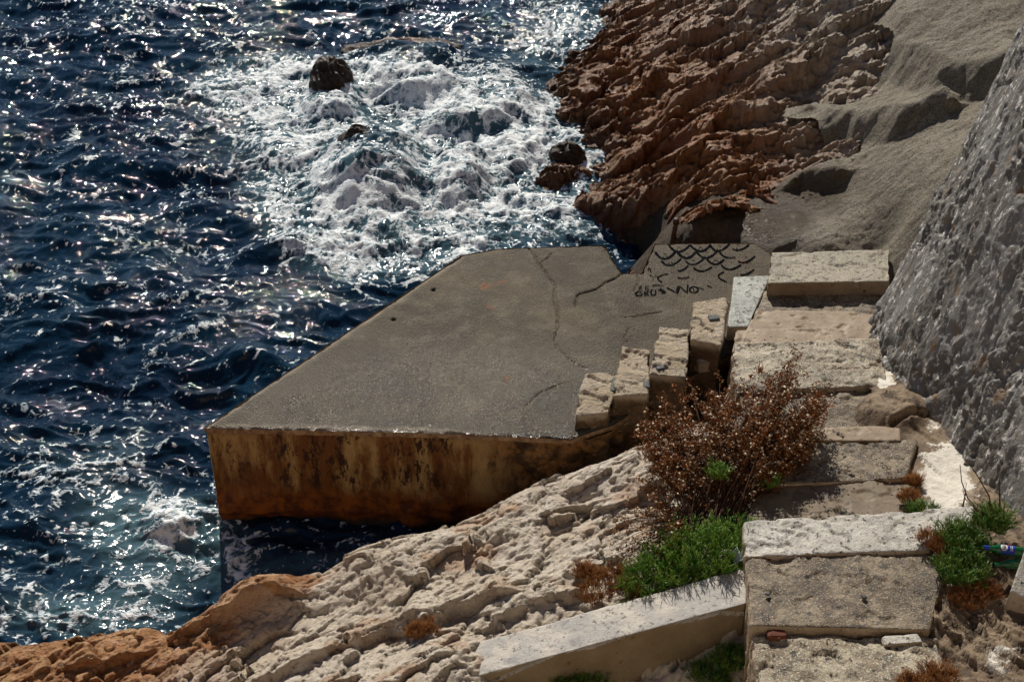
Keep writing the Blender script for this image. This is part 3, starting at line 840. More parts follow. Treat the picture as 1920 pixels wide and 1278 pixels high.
# ------------------------------------------------------------------ platform
deck_px = [(383, 801), (866, 478), (930, 466), (1133, 459), (1166, 512), (1204, 511), (1228, 457), (1414, 455), (1450, 475), (1460, 560), (1385, 655), (1250, 730), (1150, 795), (1070, 822), (820, 811)]
deck = [P(u, v, ZP) for u, v in deck_px]
cracks = [[(990, 462), (1003, 480), (1022, 510), (1040, 535), (1040, 560), (1047, 590), (1046, 615), (1040, 635), (1046, 655), (1060, 668)],
          [(1166, 514), (1140, 527), (1118, 541), (1083, 553), (1078, 575)], [(1060, 668), (1078, 680), (1100, 690)], [(1035, 475), (1015, 492)],
          [(1197, 512), (1196, 530), (1188, 545)], [(1170, 595), (1210, 590), (1240, 583)], [(1178, 615), (1172, 630), (1176, 642)], [(985, 760), (1010, 735), (1060, 715)]]
cracks_w = [[P(u, v, ZP) for u, v in c] for c in cracks]
def sheet(poly, step, zf):
    xs = np.arange(min(p[0] for p in poly) - step, max(p[0] for p in poly) + 2 * step, step)
    ys = np.arange(min(p[1] for p in poly) - step, max(p[1] for p in poly) + 2 * step, step)
    X, Y = np.meshgrid(xs, ys)
    ins = inpoly(X, Y, poly)
    d, cx, cy = near_line(X, Y, poly, True)
    nb = ins.copy()
    nb[1:] |= ins[:-1]; nb[:-1] |= ins[1:]; nb[:, 1:] |= ins[:, :-1]; nb[:, :-1] |= ins[:, 1:]
    nb2 = nb.copy(); nb2[:, 1:] |= nb[:, :-1]; nb2[:, :-1] |= nb[:, 1:]
    out = ~ins
    X = np.where(out, cx, X); Y = np.where(out, cy, Y)
    k = nb2
    keep = k[:-1, :-1] & k[1:, :-1] & k[:-1, 1:] & k[1:, 1:] & (ins[:-1, :-1] | ins[1:, :-1] | ins[:-1, 1:] | ins[1:, 1:])
    d = np.where(out, 0, d)
    Z, attrs = zf(X, Y, d)
    V = np.stack([X, Y, Z], -1).reshape(-1, 3)
    V, Fc, attrs = compact(V, grid_faces(len(ys), len(xs), keep), attrs)
    return V, Fc, attrs
jetty = empty("bathing_platform", (-.3, 9.5, 0))
tag(jetty, "wedge-shaped concrete platform with cracked damp top and rust-stained side above the sea", "platform")
def deck_z(X, Y, d):
    Z = ZP + .004 * fbm(X * 6, Y * 6, 3, 400) + .012 * fbm(X * .8, Y * .8, 2, 401)
    cd = np.full(X.shape, 9.0)
    for k, c in enumerate(cracks_w):
        dd = near_line(X + .018 * fbm(X * 11, Y * 11, 3, 402), Y + .018 * fbm(X * 11 + 5, Y * 11, 3, 403), c)[0]
        cd = np.minimum(cd, dd * (1 if k < 2 else 1.9))
    Z -= .030 * np.exp(-(cd / .0095) ** 2)
    for u, v in [(738, 597), (813, 542)]:
        p = P(u, v, ZP); Z -= .05 * np.exp(-(((X - p[0]) ** 2 + (Y - p[1]) ** 2) / .018 ** 2))
    Z -= .018 * np.exp(-(d / .012) ** 2)
    Z -= .022 * sstep(.035, .0, d) * sstep(.1, .3, fbm(X * 9, Y * 9, 3, 406))
    U, V = project(X, Y, Z)
    wet_glint = np.exp(-(((U - 850) / 330) ** 2 + ((V - 770) / 95) ** 2)) * 1.1 + .25
    edge = sstep(.10, .0, d + .05 * fbm(X * 5, Y * 5, 3, 404)) * .7 * sstep(1000, 800, U)
    return Z, {'wet_glint': np.clip(wet_glint, 0, 1), 'edge': edge}
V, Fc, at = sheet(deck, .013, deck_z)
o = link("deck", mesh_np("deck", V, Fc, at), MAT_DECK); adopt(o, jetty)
o['label'] = "grey-brown pebbly concrete top with long cracks"
def side_strip(name, pts, ztop_, zbot, mat, step, amp, inset=0.0, batter=0.0, rub=None, seed=0, closed=False):
    """vertical skin under a polyline, walked so that the outside is on the left"""
    P2 = [np.array(p[:2]) for p in pts]
    segs = []
    tot = 0
    for a, b in zip(P2[:-1], P2[1:]):
        segs.append((tot, a, b)); tot += np.linalg.norm(b - a)
    s = np.linspace(0, tot, max(4, int(tot / step)))
    B = np.zeros((len(s), 2)); N = np.zeros((len(s), 2))
    for k, ss in enumerate(s):
        for t0, a, b in segs:
            L = np.linalg.norm(b - a)
            if ss <= t0 + L + 1e-6:
                B[k] = a + (b - a) * (ss - t0) / L; dd = (b - a) / L; N[k] = (-dd[1], dd[0]); break
    z = np.linspace(ztop_, zbot, max(3, int((ztop_ - zbot) / step)))
    S, Z = np.meshgrid(s, z)
    BX = np.broadcast_to(B[:, 0], S.shape); BY = np.broadcast_to(B[:, 1], S.shape)
    NX = np.broadcast_to(N[:, 0], S.shape); NY = np.broadcast_to(N[:, 1], S.shape)
    d = amp * (fbm(S * 9, Z * 9, 4, seed) + .8 * fbm(S * 2.2, Z * 2.2, 3, seed + 1)) - inset + batter * (ztop_ - Z)
    ru = np.zeros(S.shape)
    if rub is not None:
        ru, extra = rub(BX, BY, S, Z); d = d + extra
    V = np.stack([BX + NX * d, BY + NY * d, Z], -1).reshape(-1, 3)
    Fc = grid_faces(len(z), len(s))[:, ::-1]
    return mesh_np(name, V, Fc, {'rubble': ru})
# the skin runs along the near face from right to left, then up the seaward edge
skin = [P(1385, 655, ZP), P(1250, 730, ZP), P(1150, 795, ZP), P(1070, 822, ZP), P(820, 811, ZP), P(383, 801, ZP), P(866, 478, ZP), P(930, 466, ZP), P(1133, 459, ZP), P(1166, 512, ZP), P(1204, 511, ZP), P(1228, 457, ZP), P(1414, 455, ZP)]
skin = skin[::-1][::-1]
# orientation: outside must be on the left of travel
def orient(pts, outside_pt):
    a = np.array(pts[0][:2]); b = np.array(pts[1][:2]); d = b - a; n = np.array((-d[1], d[0]))
    return pts if np.dot(n, np.array(outside_pt) - a) > 0 else pts[::-1]
skin = orient(skin, (0, 0))
def rub(BX, BY, S, Z):
    U, V = project(BX, BY, Z)
    nearside = BY < 9.2
    k = sstep(900, 990, U + 40 * fbm(S * 3, Z * 3, 3, 410) - (V - 900) * .2) * nearside
    f1, f2, r, dx, dy = worley(S * 4.5, Z * 5.5, 411)
    ex = k * ((r - .5) * .09 - .03 * np.exp(-((f2 - f1) / .12) ** 2))
    # shutter joints in the render
    for ux, uy, u2, v2 in [(545, 820, 556, 905), (738, 840, 766, 990)]:
        a = PY(ux, uy, P(ux, 815, ZP)[1])
        dd = np.abs(BX - a[0] - .01 * fbm(Z * 9, Z * 3, 2, 412))
        ex = ex - .018 * np.exp(-(dd / .014) ** 2) * nearside * (Z < ZP - .04)
    under = sstep(.34, .16, Z + .09 * fbm(S * 2.5, Z * 1, 3, 413)) * (1 - k)
    ex = ex - under * .015 * (.5 + sstep(.1, .0, Z))
    d = .02 * sstep(.12, .0, Z)
    ex = ex - d
    # lumps that stand proud low down
    ex = ex + .05 * sstep(.0, .3, fbm(S * 1.4, Z * 2, 3, 414)) * sstep(.5, .2, Z) * (1 - k)
    return k, ex
me = side_strip("side_wall", skin, ZP - .045, -.6, MAT_SEAWALL, .016, .007, .02, .0, rub, 420)
o = link("side_wall", me, MAT_SEAWALL); adopt(o, jetty); o['label'] = "rust-stained rendered side wall above the water"
me = side_strip("coping", skin, ZP - .006, ZP - .05, MAT_COPING, .012, .003, -.004, .0, None, 421)
o = link("coping", me, MAT_COPING); adopt(o, jetty); o['label'] = "thin pale lip under the deck edge"

# graffiti: flat black strokes on the deck
def ribbon(mb, pts, w):
    n = len(pts)
    b = len(mb.v)
    for i, p in enumerate(pts):
        a = Vector(pts[max(0, i - 1)]); c = Vector(pts[min(n - 1, i + 1)])
        d = (c - a); d.z = 0; d.normalize()
        nrm = Vector((-d.y, d.x, 0))
        ww = w * random.uniform(.75, 1.2)
        mb.v.append(tuple(Vector(p) + nrm * ww)); mb.v.append(tuple(Vector(p) - nrm * ww))
    for i in range(n - 1):
        mb.f.append((b + 2 * i, b + 2 * i + 1, b + 2 * i + 3, b + 2 * i + 2))
def bez(a, m, c, n=12):
    cx = 2 * m[0] - .5 * (a[0] + c[0]); cy = 2 * m[1] - .5 * (a[1] + c[1])
    return [((1 - t) ** 2 * a[0] + 2 * t * (1 - t) * cx + t * t * c[0], (1 - t) ** 2 * a[1] + 2 * t * (1 - t) * cy + t * t * c[1]) for t in [k / n for k in range(n + 1)]]
def deck_pt(X, Y, dz=.012):
    u = 1170 + X / 7.385; v = 440 + Y / 7.385
    p = P(u, v, ZP)
    z = ZP + .004 * float(fbm(np.array([p[0] * 6]), np.array([p[1] * 6]), 3, 400)[0]) + .012 * float(fbm(np.array([p[0] * .8]), np.array([p[1] * .8]), 2, 401)[0])
    return (p[0], p[1], z + dz * .55)
scales = [((620, 150), (755, 242), (910, 150), 13), ((915, 150), (1055, 238), (1190, 160), 13), ((1185, 145), (1300, 235), (1460, 135), 12), ((1500, 205), (1610, 215), (1730, 140), 10),
          ((432, 245), (560, 340), (710, 240), 13), ((730, 235), (860, 330), (990, 250), 13), ((1000, 245), (1140, 330), (1290, 235), 12), ((1320, 245), (1400, 318), (1540, 320), 10), ((1580, 375), (1690, 385), (1810, 305), 11),
          ((520, 370), (640, 430), (790, 335), 10), ((850, 365), (960, 420), (1100, 340), 9), ((1150, 350), (1260, 418), (1385, 350), 11), ((1345, 425), (1460, 490), (1620, 420), 11),
          ((740, 500), (810, 495), (890, 430), 10), ((960, 460), (1070, 512), (1215, 455), 10), ((1610, 560), (1700, 550), (1800, 485), 10),
          ((460, 600), (520, 570), (610, 545), 8), ((460, 600), (490, 640), (530, 665), 8), ((1385, 525), (1305, 590), (1420, 665), 9), ((740, 600), (830, 610), (900, 590), 9),
          ((330, 500), (350, 470), (370, 520), 6), ((360, 560), (400, 590), (450, 570), 5)]
for a, mm, c, w in scales:
    mb = MB(); ribbon(mb, [deck_pt(*q) for q in bez(a, mm, c)], w * .00092); mb.build("painted_scale", MAT_PAINT, jetty)
mb = MB()
for x, y in [(760, 180), (1055, 180), (870, 265), (1320, 165), (570, 270), (1580, 145), (960, 360), (1150, 255), (1270, 360), (1690, 320)]:
    ribbon(mb, [deck_pt(x - 22, y + 4), deck_pt(x, y - 2), deck_pt(x + 22, y + 4)], .0045)
for x, y in [(735, 215), (790, 210), (1035, 205), (1080, 205), (840, 310), (885, 305), (545, 315), (590, 310), (1290, 215), (1120, 305), (1165, 305), (1560, 200), (620, 400), (660, 395), (1230, 395), (1300, 390)]:
    ribbon(mb, [deck_pt(x, y - 8), deck_pt(x + 3, y + 14), deck_pt(x, y + 36)], .0042)
for k in range(260):
    x = random.uniform(330, 1800); y = random.uniform(330, 700)
    if y < 330 + (x - 1300) * .1: continue
    r_ = random.uniform(3, 10)
    ribbon(mb, [deck_pt(x - r_, y), deck_pt(x + r_, y + random.uniform(-3, 3))], random.uniform(.001, .003))
g = mb.build("paint_flecks", MAT_PAINT, jetty); g['kind'] = 'stuff'
def ell(cx, cy, rx, ry, a0=0, a1=360, n=16):
    return [(cx + rx * math.cos(R(a0 + (a1 - a0) * k / n)), cy + ry * math.sin(R(a0 + (a1 - a0) * k / n))) for k in range(n + 1)]
letters = [([(190, 722), (245, 716), (200, 762), (255, 764)], 6), ([(345, 715), (295, 722), (290, 745), (330, 740)], 6), ([(290, 748), (300, 765), (350, 760)], 6),
           ([(390, 712), (450, 704), (550, 716)], 8), (ell(205, 818, 45, 28, 0, 320), 9), ([(345, 790), (285, 795), (288, 845), (350, 842)], 9), ([(288, 820), (335, 818)], 8),
           (ell(405, 802, 34, 40, -50, 250), 8), ([(470, 770), (560, 775), (510, 815), (580, 800)], 10), ([(500, 745), (560, 825)], 9), ([(590, 740), (660, 775), (720, 812), (735, 765), (748, 718)], 9),
           ([(736, 825), (758, 770), (772, 722), (820, 770), (872, 820), (876, 760), (882, 702)], 9), (ell(965, 772, 60, 42), 9), ([(955, 755), (968, 790)], 6), ([(1020, 742), (1060, 752), (1105, 775)], 8), ([(1150, 712), (1185, 735), (1215, 738)], 9)]
for pts, w in letters:
    mb = MB(); q = []
    for a, b in zip(pts[:-1], pts[1:]):
        for t in (0, .5): q.append((a[0] + (b[0] - a[0]) * t, a[1] + (b[1] - a[1]) * t))
    q.append(pts[-1])
    ribbon(mb, [deck_pt(x, y) for x, y in q], w * .00082)
    mb.build("painted_letter", MAT_PAINT, jetty)

# iron post stub beyond the deck
_z = .7
for _ in range(20):
    _p = P(1261, 450, _z); _z = .5 * _z + .5 * float(far_f(np.array(_p[0]), np.array(_p[1])))
post = empty("mooring_post", P(1261, 452, _z))
tag(post, "short rusty iron post stub leaning behind the graffiti end of the platform", "post")
mb = MB(); a = Vector(P(1261, 452, _z)); b = Vector(PY(1268, 416, a.y + .02))
mb.tube([a - Vector((0, 0, .2)), a, a.lerp(b, .6), b], .026, .024, 10); mb.build("shaft", MAT_IRON, post, True)
mb = MB(); mb.tube([b - Vector((0, 0, .015)), b + Vector((0, 0, .035))], .034, .028, 10); mb.build("cap", MAT_IRON, post, True)

# ------------------------------------------------------------------ block steps from the platform
bs = empty("block_stairs", P(1200, 760, ZP))
tag(bs, "crumbling flight of four rendered stone blocks stepping up along the platform edge", "steps")
ZB = [ZP + .13, ZP + .19, ZP + .24, ZP + .32]
blocks_px = [[(1078, 780), (1142, 772), (1165, 692), (1098, 700)], [(1148, 742), (1216, 738), (1218, 655), (1165, 648)],
             [(1216, 700), (1290, 705), (1292, 618), (1236, 612)], [(1294, 636), (1352, 648), (1366, 566), (1300, 572)]]
for k, (q, z) in enumerate(zip(blocks_px, ZB)):
    T = [P(u, v, z) for u, v in q]
    if k == 3: T[2] = (T[2][0], T[2][1], z + .05); T[3] = (T[3][0], T[3][1], z + .04)
    B = [(p[0], p[1] - .0, .55) for p in T]
    B[0] = (B[0][0] - .02, B[0][1] - .02, .55); B[1] = (B[1][0], B[1][1] - .02, .55)
    def ex(V, N, k=k):
        f1, f2, r, _, _ = worley(V[:, 0] * 7 + V[:, 2] * 3, V[:, 1] * 6 - V[:, 2] * 2, 500 + k)
        return (r - .5) * .006 - .008 * np.exp(-((f2 - f1) / .06) ** 2) * (r > .6)
    me = hexa("step", T, B, .012, .014, 11, 4, None, 510 + k * 7, ex, .018, .002)
    n = len(me.vertices)
    co = np.zeros(n * 3); me.vertices.foreach_get("co", co); co = co.reshape(-1, 3)
    f1, f2, r, _, _ = worley(co[:, 0] * 7 + co[:, 2] * 3, co[:, 1] * 6 - co[:, 2] * 2, 500 + k)
    for nm, val in (('cell', r), ('tone', sstep(z - .02, z - .09, co[:, 2]))):  # darker rubble sides, with the shade of the fronts painted in
        at_ = me.attributes.new(nm, 'FLOAT', 'POINT'); at_.data.foreach_set("value", val.astype(np.float32))
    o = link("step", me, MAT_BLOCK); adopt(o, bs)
# flints set into the mortar
def chunk(name, c, size, mat, seed, parent=None, rz=0.0):
    x, y, z = size
    T = [(-x, -y, z), (x, -y, z), (x * .9, y, z), (-x * .8, y, z)]; B = [(-x, -y, -z), (x, -y, -z), (x, y, -z), (-x, y, -z)]
    rot = Matrix.Rotation(rz, 3, 'Z')
    T = [tuple(rot @ Vector(p) + Vector(c)) for p in T]; B = [tuple(rot @ Vector(p) + Vector(c)) for p in B]
    me = hexa(name, T, B, max(.008, min(size) / 2), min(size) * .35, 1.2 / max(size), 2, None, seed)
    for nm in ('cell', 'tone'):
        me.attributes.new(nm, 'FLOAT', 'POINT')
    o = link(name, me, mat)
    if parent: adopt(o, parent)
    return o
for k, (u, v, z, sx, sy) in enumerate([(1152, 722, ZB[0] - .004, .028, .09), (1212, 722, ZB[1] - .004, .028, .04), (1238, 690, ZB[2] - .004, .035, .022), (1338, 596, ZB[3] + .025, .045, .035)]):
    p = P(u, v, z)
    chunk("flint", p, (sx, sy, .012), MAT_SLATE, 600 + k, bs, random.uniform(-.3, .3))
chunk("rubble_stone", P(1322, 680, 1.05), (.10, .07, .06), MAT_BLOCK, 640, bs, .3)

# ------------------------------------------------------------------ main staircase
st = empty("staircase", P(1550, 900, Z0))
tag(st, "worn concrete staircase with coarse treads and smooth risers running along the battered wall", "staircase")
def step(front, back, z, drop, mat, name="step", amp=.006, rnd=2, seed=0, chip=.011, stp=.014, fine=.0025, zr=None, label=None):
    zr = z if zr is None else zr
    T = [P(front[0][0], front[0][1], z), P(front[1][0], front[1][1], zr), P(back[1][0], back[1][1], zr), P(back[0][0], back[0][1], z)]
    B = [(p[0], p[1], p[2] - drop) for p in T]
    o = link(name, hexa(name, T, B, stp, amp * 1.5, 9, rnd, None, seed, None, chip, fine), mat); adopt(o, st)
    if label: o['label'] = label
    return o
step(((1428, 1420), (1800, 1420)), ((1412, 1192), (1760, 1192)), Z0, .45, MAT_TREAD_PALE, seed=700, amp=.012, chip=.02, label="lowest worn step in the foreground")
step(((1407, 1172), (1745, 1180)), ((1396, 1030), (1790, 1010)), Z1 + .01, .5, MAT_TREAD, seed=701, amp=.006, label="coarse brown tread behind the white step edge")
step(((1394, 1043), (1810, 1028)), ((1394, 976), (1830, 945)), Z1 + .035, .55, MAT_WHITE_STEP, seed=702, amp=.007, rnd=5, label="pale limewashed step edge")
step(((1395, 1000), (1760, 985)), ((1418, 904), (1705, 893)), Z2, .5, MAT_TREAD_SMOOTH, seed=713, amp=.003, rnd=1, label="smooth brown step behind the white edge")
step(((1416, 910), (1700, 896)), ((1440, 824), (1722, 824)), Z2 + .018, .5, MAT_TREAD, seed=703, amp=.005, rnd=2, label="coarse middle step")
step(((1460, 826), (1690, 826)), ((1470, 799), (1690, 797)), Z2 + .028, .4, MAT_TREAD_PINK, seed=704, amp=.003, rnd=2, label="pinkish far edge of the middle step")
step(((1380, 850), (1700, 850)), ((1385, 735), (1690, 720)), Z3, .4, MAT_TREAD, seed=714, amp=.014, rnd=2)
step(((1378, 735), (1665, 722)), ((1376, 688), (1660, 684)), Z3 + .035, .4, MAT_TREAD_PALE, seed=715, amp=.012, rnd=2, chip=.015)
step(((1372, 720), (1665, 700)), ((1374, 640), (1652, 636)), Z4 + .03, .5, MAT_TREAD_PALE, seed=705, amp=.014, chip=.015, label="pale patchy eroded step")
step(((1372, 660), (1655, 655)), ((1380, 615), (1650, 612)), Z5 + .055, .5, MAT_TREAD_PINK, seed=716, amp=.003, rnd=2, label="smooth pinkish step edge with a crack")
step(((1395, 625), (1650, 620)), ((1418, 580), (1655, 586)), Z5 + .035, .5, MAT_TREAD_PINK, seed=706, amp=.003, rnd=1, label="smooth pinkish step")
step(((1415, 583), (1655, 590)), ((1433, 545), (1660, 548)), Z5 + .02, .3, MAT_TREAD, seed=707, amp=.006, label="coarse brown tread below the top slab")
step(((1440, 531), (1668, 527)), ((1446, 473), (1668, 468)), Z7, .6, MAT_SLAB, seed=708, amp=.003, rnd=1, label="flat pale slab at the far end of the stairs")
def curb(q, z, drop, mat, label):
    T = [P(u, v, z) for u, v in q]; B = [(p[0], p[1], p[2] - drop) for p in T]
    o = link("curb", hexa("curb", T, B, .014, .004, 9, 1, None, 720, None, 0, .002), mat); adopt(o, st); o['label'] = label
curb([(1364, 613), (1402, 612), (1445, 516), (1376, 520)], Z5 + .03, .6, MAT_CURB, "pale grey-green side slab beside the upper steps")
# left flank under the step ends
T = [P(1398, 1040, Z1), P(1420, 1040, Z1), P(1400, 640, Z4), P(1372, 640, Z4)]
# brick set in the lowest riser and loose chips
b = P(1455, 1190, Z0 + .008)
chunk("brick", b, (.062, .03, .022), MAT_BRICK, 730, st, .05)
o = chunk("chip_stone", P(1690, 1200, Z0 + .012), (.12, .035, .014), MAT_WHITE_STEP, 731, st, .1)
for k, (u, v, z) in enumerate([(1567, 885, Z2), (1598, 890, Z2), (1560, 850, Z2), (1690, 886, Z2), (1440, 1112, Z1 + .02), (1620, 1118, Z1 + .02)]):
    p = P(u, v, z + .006); o = chunk("pebble", p, (.017, .014, .007), MAT_SLATE, 740 + k, None, k)
    tag(o, ["small dark pebble on the middle coarse tread, left of a pair", "small dark pebble on the middle coarse tread, right of a pair", "tiny dark pebble in the middle of the coarse tread above the pair",
            "dark pebble on the coarse tread beside the white plaster", "dark pebble on the near brown tread at its left", "dark pebble on the near brown tread at its middle"][k], "pebble", "pebbles on the stair treads")

# ------------------------------------------------------------------ mortar bank between stairs and wall
wall_base_px = [(1640, 605, 1.12), (1650, 668, 1.24), (1690, 730, 1.32), (1762, 800, 1.38), (1830, 900, 1.46), (1905, 988, 1.60), (1985, 1090, 1.62)]
wb = [P(*p) for p in wall_base_px]
bk = [P(u, v, z) for u, v, z in [(1600, 640, 1.10), (1660, 560, 1.04), (1660, 600, 1.12), (1640, 690, 1.28), (1600, 735, 1.30), (1670, 740, 1.36), (1740, 800, 1.38), (1660, 790, 1.34), (1690, 812, 1.36), (1720, 840, 1.40), (1800, 880, 1.43),
      (1715, 900, 1.41), (1740, 950, 1.44), (1800, 950, 1.50), (1880, 970, 1.58), (1850, 1050, 1.60), (1780, 1050, 1.57), (1740, 1140, 1.56), (1860, 1150, 1.57), (1760, 1200, 1.53), (1880, 1220, 1.58),
      (1740, 1278, 1.50), (1860, 1278, 1.55), (1960, 1150, 1.62), (1980, 1278, 1.6), (1650, 1000, 1.30), (1650, 860, 1.25), (1600, 1200, 1.3)]]
bank_f = rbf(bk, .001)
def bank():
    poly = [P(u, v, 1.5) for u, v in [(1590, 735), (1640, 700), (1630, 600), (1640, 540), (1700, 540), (1900, 800), (2100, 1000), (2200, 1400), (1650, 1420), (1660, 1150), (1690, 1000), (1670, 830), (1600, 800)]]
    X0 = min(p[0] for p in poly); X1 = max(p[0] for p in poly); Y0 = min(p[1] for p in poly); Y1 = max(p[1] for p in poly)
    xs = np.arange(X0, X1, .012); ys = np.arange(Y0, Y1, .012)
    X, Y = np.meshgrid(xs, ys)
    Z = bank_f(X, Y)
    U, V = project(X, Y, Z)
    h, cell = strata(X, Y, (.4, -.9), 760, .6, .30, .35)
    low = sstep(960, 1060, V)
    Z = Z + h * (.35 + 1.2 * low) + .015 * fbm(X * 4, Y * 4, 3, 761)
    bul = np.exp(-(((U - 1675) / 70) ** 2 + ((V - 765) / 40) ** 2))
    Z += .10 * sstep(.2, .8, bul) - .03
    # the gap under the bulge
    cr = near_line(X, Y, [P(1672, 812, Z3), P(1700, 802, Z3), P(1735, 797, Z3), P(1770, 795, Z3)])[0]
    Z -= .10 * np.exp(-(cr / .02) ** 2)
    ins = inpoly(X, Y, poly)
    white = 0 * X
    for u, v, ru, rv, w in [(1775, 890, 55, 75, 1.0), (1660, 705, 22, 28, .8), (1745, 745, 40, 22, .45), (1752, 790, 26, 18, .6), (1648, 640, 10, 26, .6), (1880, 1230, 50, 40, .55), (1700, 1180, 40, 20, .4)]:
        white = np.maximum(white, w * np.exp(-(((U - u) / ru) ** 2 + ((V - v) / rv) ** 2)))
    keep = ins[:-1, :-1]
    Vv = np.stack([X, Y, Z], -1).reshape(-1, 3)
    Vv, Fc, a = compact(Vv, grid_faces(len(ys), len(xs), keep), {'white': white})
    o = link("mortar_bank", mesh_np("mortar_bank", Vv, Fc, a), MAT_BANK)
    tag(o, "patchy brown and whitewashed mortar bank between the stairs and the battered wall", None, None, 'structure')
bank()

# ------------------------------------------------------------------ battered grey wall
def big_wall():
    pts = [np.array(p[:2]) for p in wb]
    last = pts[-1] + (pts[-1] - pts[-2]) / np.linalg.norm(pts[-1] - pts[-2]) * 7
    pts.append(last)
    INW = np.array((.94, .34)); INW /= np.linalg.norm(INW)
    corner = pts[0]
    # extend around the far corner
    path = [corner + INW * 7 + np.array((-.3, .9)), corner] + pts[1:]
    seg = [np.linalg.norm(b - a) for a, b in zip(path[:-1], path[1:])]
    S = np.concatenate([[0], np.cumsum(seg)])
    s = np.concatenate([np.arange(0, S[1] - .5, .08), np.arange(S[1] - .5, S[1] + 4.2, .013), np.arange(S[1] + 4.2, S[-1], .08)])
    bx = np.interp(s, S, [p[0] for p in path]); by = np.interp(s, S, [p[1] for p in path])
    # smooth the path
    for _ in range(60):
        bx[1:-1] = .25 * bx[:-2] + .5 * bx[1:-1] + .25 * bx[2:]; by[1:-1] = .25 * by[:-2] + .5 * by[1:-1] + .25 * by[2:]
    dx = np.gradient(bx); dy = np.gradient(by); L = np.hypot(dx, dy)
    nx, ny = -dy / L, dx / L
    if (nx[len(nx) * 2 // 3] > 0): nx, ny = -nx, -ny
    hh = np.concatenate([np.arange(0, 3.4, .015), np.arange(3.4, 5.0, .1), [5.0]])
    Sg, Hg = np.meshgrid(s, hh)
    BX = np.broadcast_to(bx, Sg.shape); BY = np.broadcast_to(by, Sg.shape); NX = np.broadcast_to(nx, Sg.shape); NY = np.broadcast_to(ny, Sg.shape)
    Zb = .6
    Z = Zb + Hg
    bat = .355 * (Z - 1.30)
    # streaky relief leaning with the wall
    q = Sg + .22 * Hg
    w = .12 * fbm(q * 2, Hg * 1.2, 3, 800)
    d = 0
    for k, (ls, lt, a, cr) in enumerate([(.34, .19, .046, .022), (.15, .085, .026, .014), (.06, .036, .011, .006)]):
        f1, f2, r, ddx, ddy = worley((q + w) / lt, Hg / ls, 810 + k)
        d = d + (r - .5) * a + (ddx * np.cos(r * 43.7) + ddy * np.sin(r * 43.7)) * a * 1.6 - cr * np.exp(-((f2 - f1) / .10) ** 2)
    d = d * (.25 + 1.1 * sstep(-.2, .4, fbm(q * 1.3, Hg * 1.1, 3, 820))) + .05 * fbm(q * 1.1, Hg * .8, 4, 821) + .012 * fbm(q * 22, Hg * 12, 3, 822)
    pl = sstep(.05, .28, fbm(q * 1.6, Hg * 1.1, 3, 823))
    d = d * (1 - .7 * pl) + .03 * sstep(.18, .3, fbm(q * 6, Hg * 3.2, 4, 824))
    d = d * .52
    X = BX + INW[0] * bat + NX * d; Y = BY + INW[1] * bat + NY * d
    Zz = Z + .3 * d
    V = np.stack([X, Y, Zz], -1)
    # flat top going back into the hill
    back = V[-1].copy(); back[:, 0] += 6; back[:, 1] += 2
    V = np.concatenate([V, back[None]], 0)
    me = mesh_np("retaining_wall", V.reshape(-1, 3), grid_faces(V.shape[0], V.shape[1]))
    o = link("retaining_wall", me, MAT_WALL)
    tag(o, "massive grey battered stone wall with rough streaky render at the right of the stairs", "wall")
big_wall()

# ------------------------------------------------------------------ low parapet
par = empty("low_wall", P(1150, 1180, .8))
tag(par, "low sloping parapet with white limewashed top and cracked brown side in the foreground", "low wall")
z_r, z_l = 1.44, 1.16
fr = [(932, 1257), (1398, 1128)]; bkk = [(862, 1262), (1398, 1062)]
T = [P(930, 1257, z_l), P(1400, 1128, z_r), P(1400, 1064, z_r), P(830, 1262, z_l - .02)]
T = [P(840, 1282, z_l - .04), P(1400, 1130, z_r), P(1400, 1063, z_r + .01), P(815, 1226, z_l - .05)]
B = [(p[0], p[1], .7) for p in T]
crack_line = [(925, 1272), (990, 1245), (1050, 1220), (1100, 1212), (1170, 1190), (1210, 1172), (1290, 1162), (1350, 1148), (1395, 1150)]
yf = lambda u: P(930, 1257, z_l)[1] + (P(1400, 1130, z_r)[1] - P(930, 1257, z_l)[1]) * (u - 930) / 470
crk_w = [PY(u, v, yf(u)) for u, v in crack_line]
def pex(V, N):
    d = near_line(V[:, 0] + .01 * fbm(V[:, 0] * 14, V[:, 2] * 14, 3, 840), V[:, 2] + .008 * fbm(V[:, 0] * 20, V[:, 2] * 20, 3, 841), [(p[0], p[2]) for p in crk_w])[0]
    return -.03 * np.exp(-(d / .009) ** 2) * (N[:, 2] < .5)
o = link("parapet_body", hexa("parapet_body", T, B, .010, .005, 9, 2, None, 842, pex, 0, .002), MAT_PARAPET); adopt(o, par)
# corner stone of the wall low at the right
T = [P(1893, 1108, Z1 + .14), P(1945, 1130, Z1 + .14), P(1960, 1030, Z1 + .30), P(1921, 1030, Z1 + .30)]
B = [(p[0], p[1], Z0 - .1) for p in T]
o = link("corner_stone", hexa("corner_stone", T, B, .014, .006, 9, 2, None, 850, None, 0, .002), MAT_WHITE_STEP)
tag(o, "pale sloping corner stone at the wall foot next to the green bottle", "stone block")

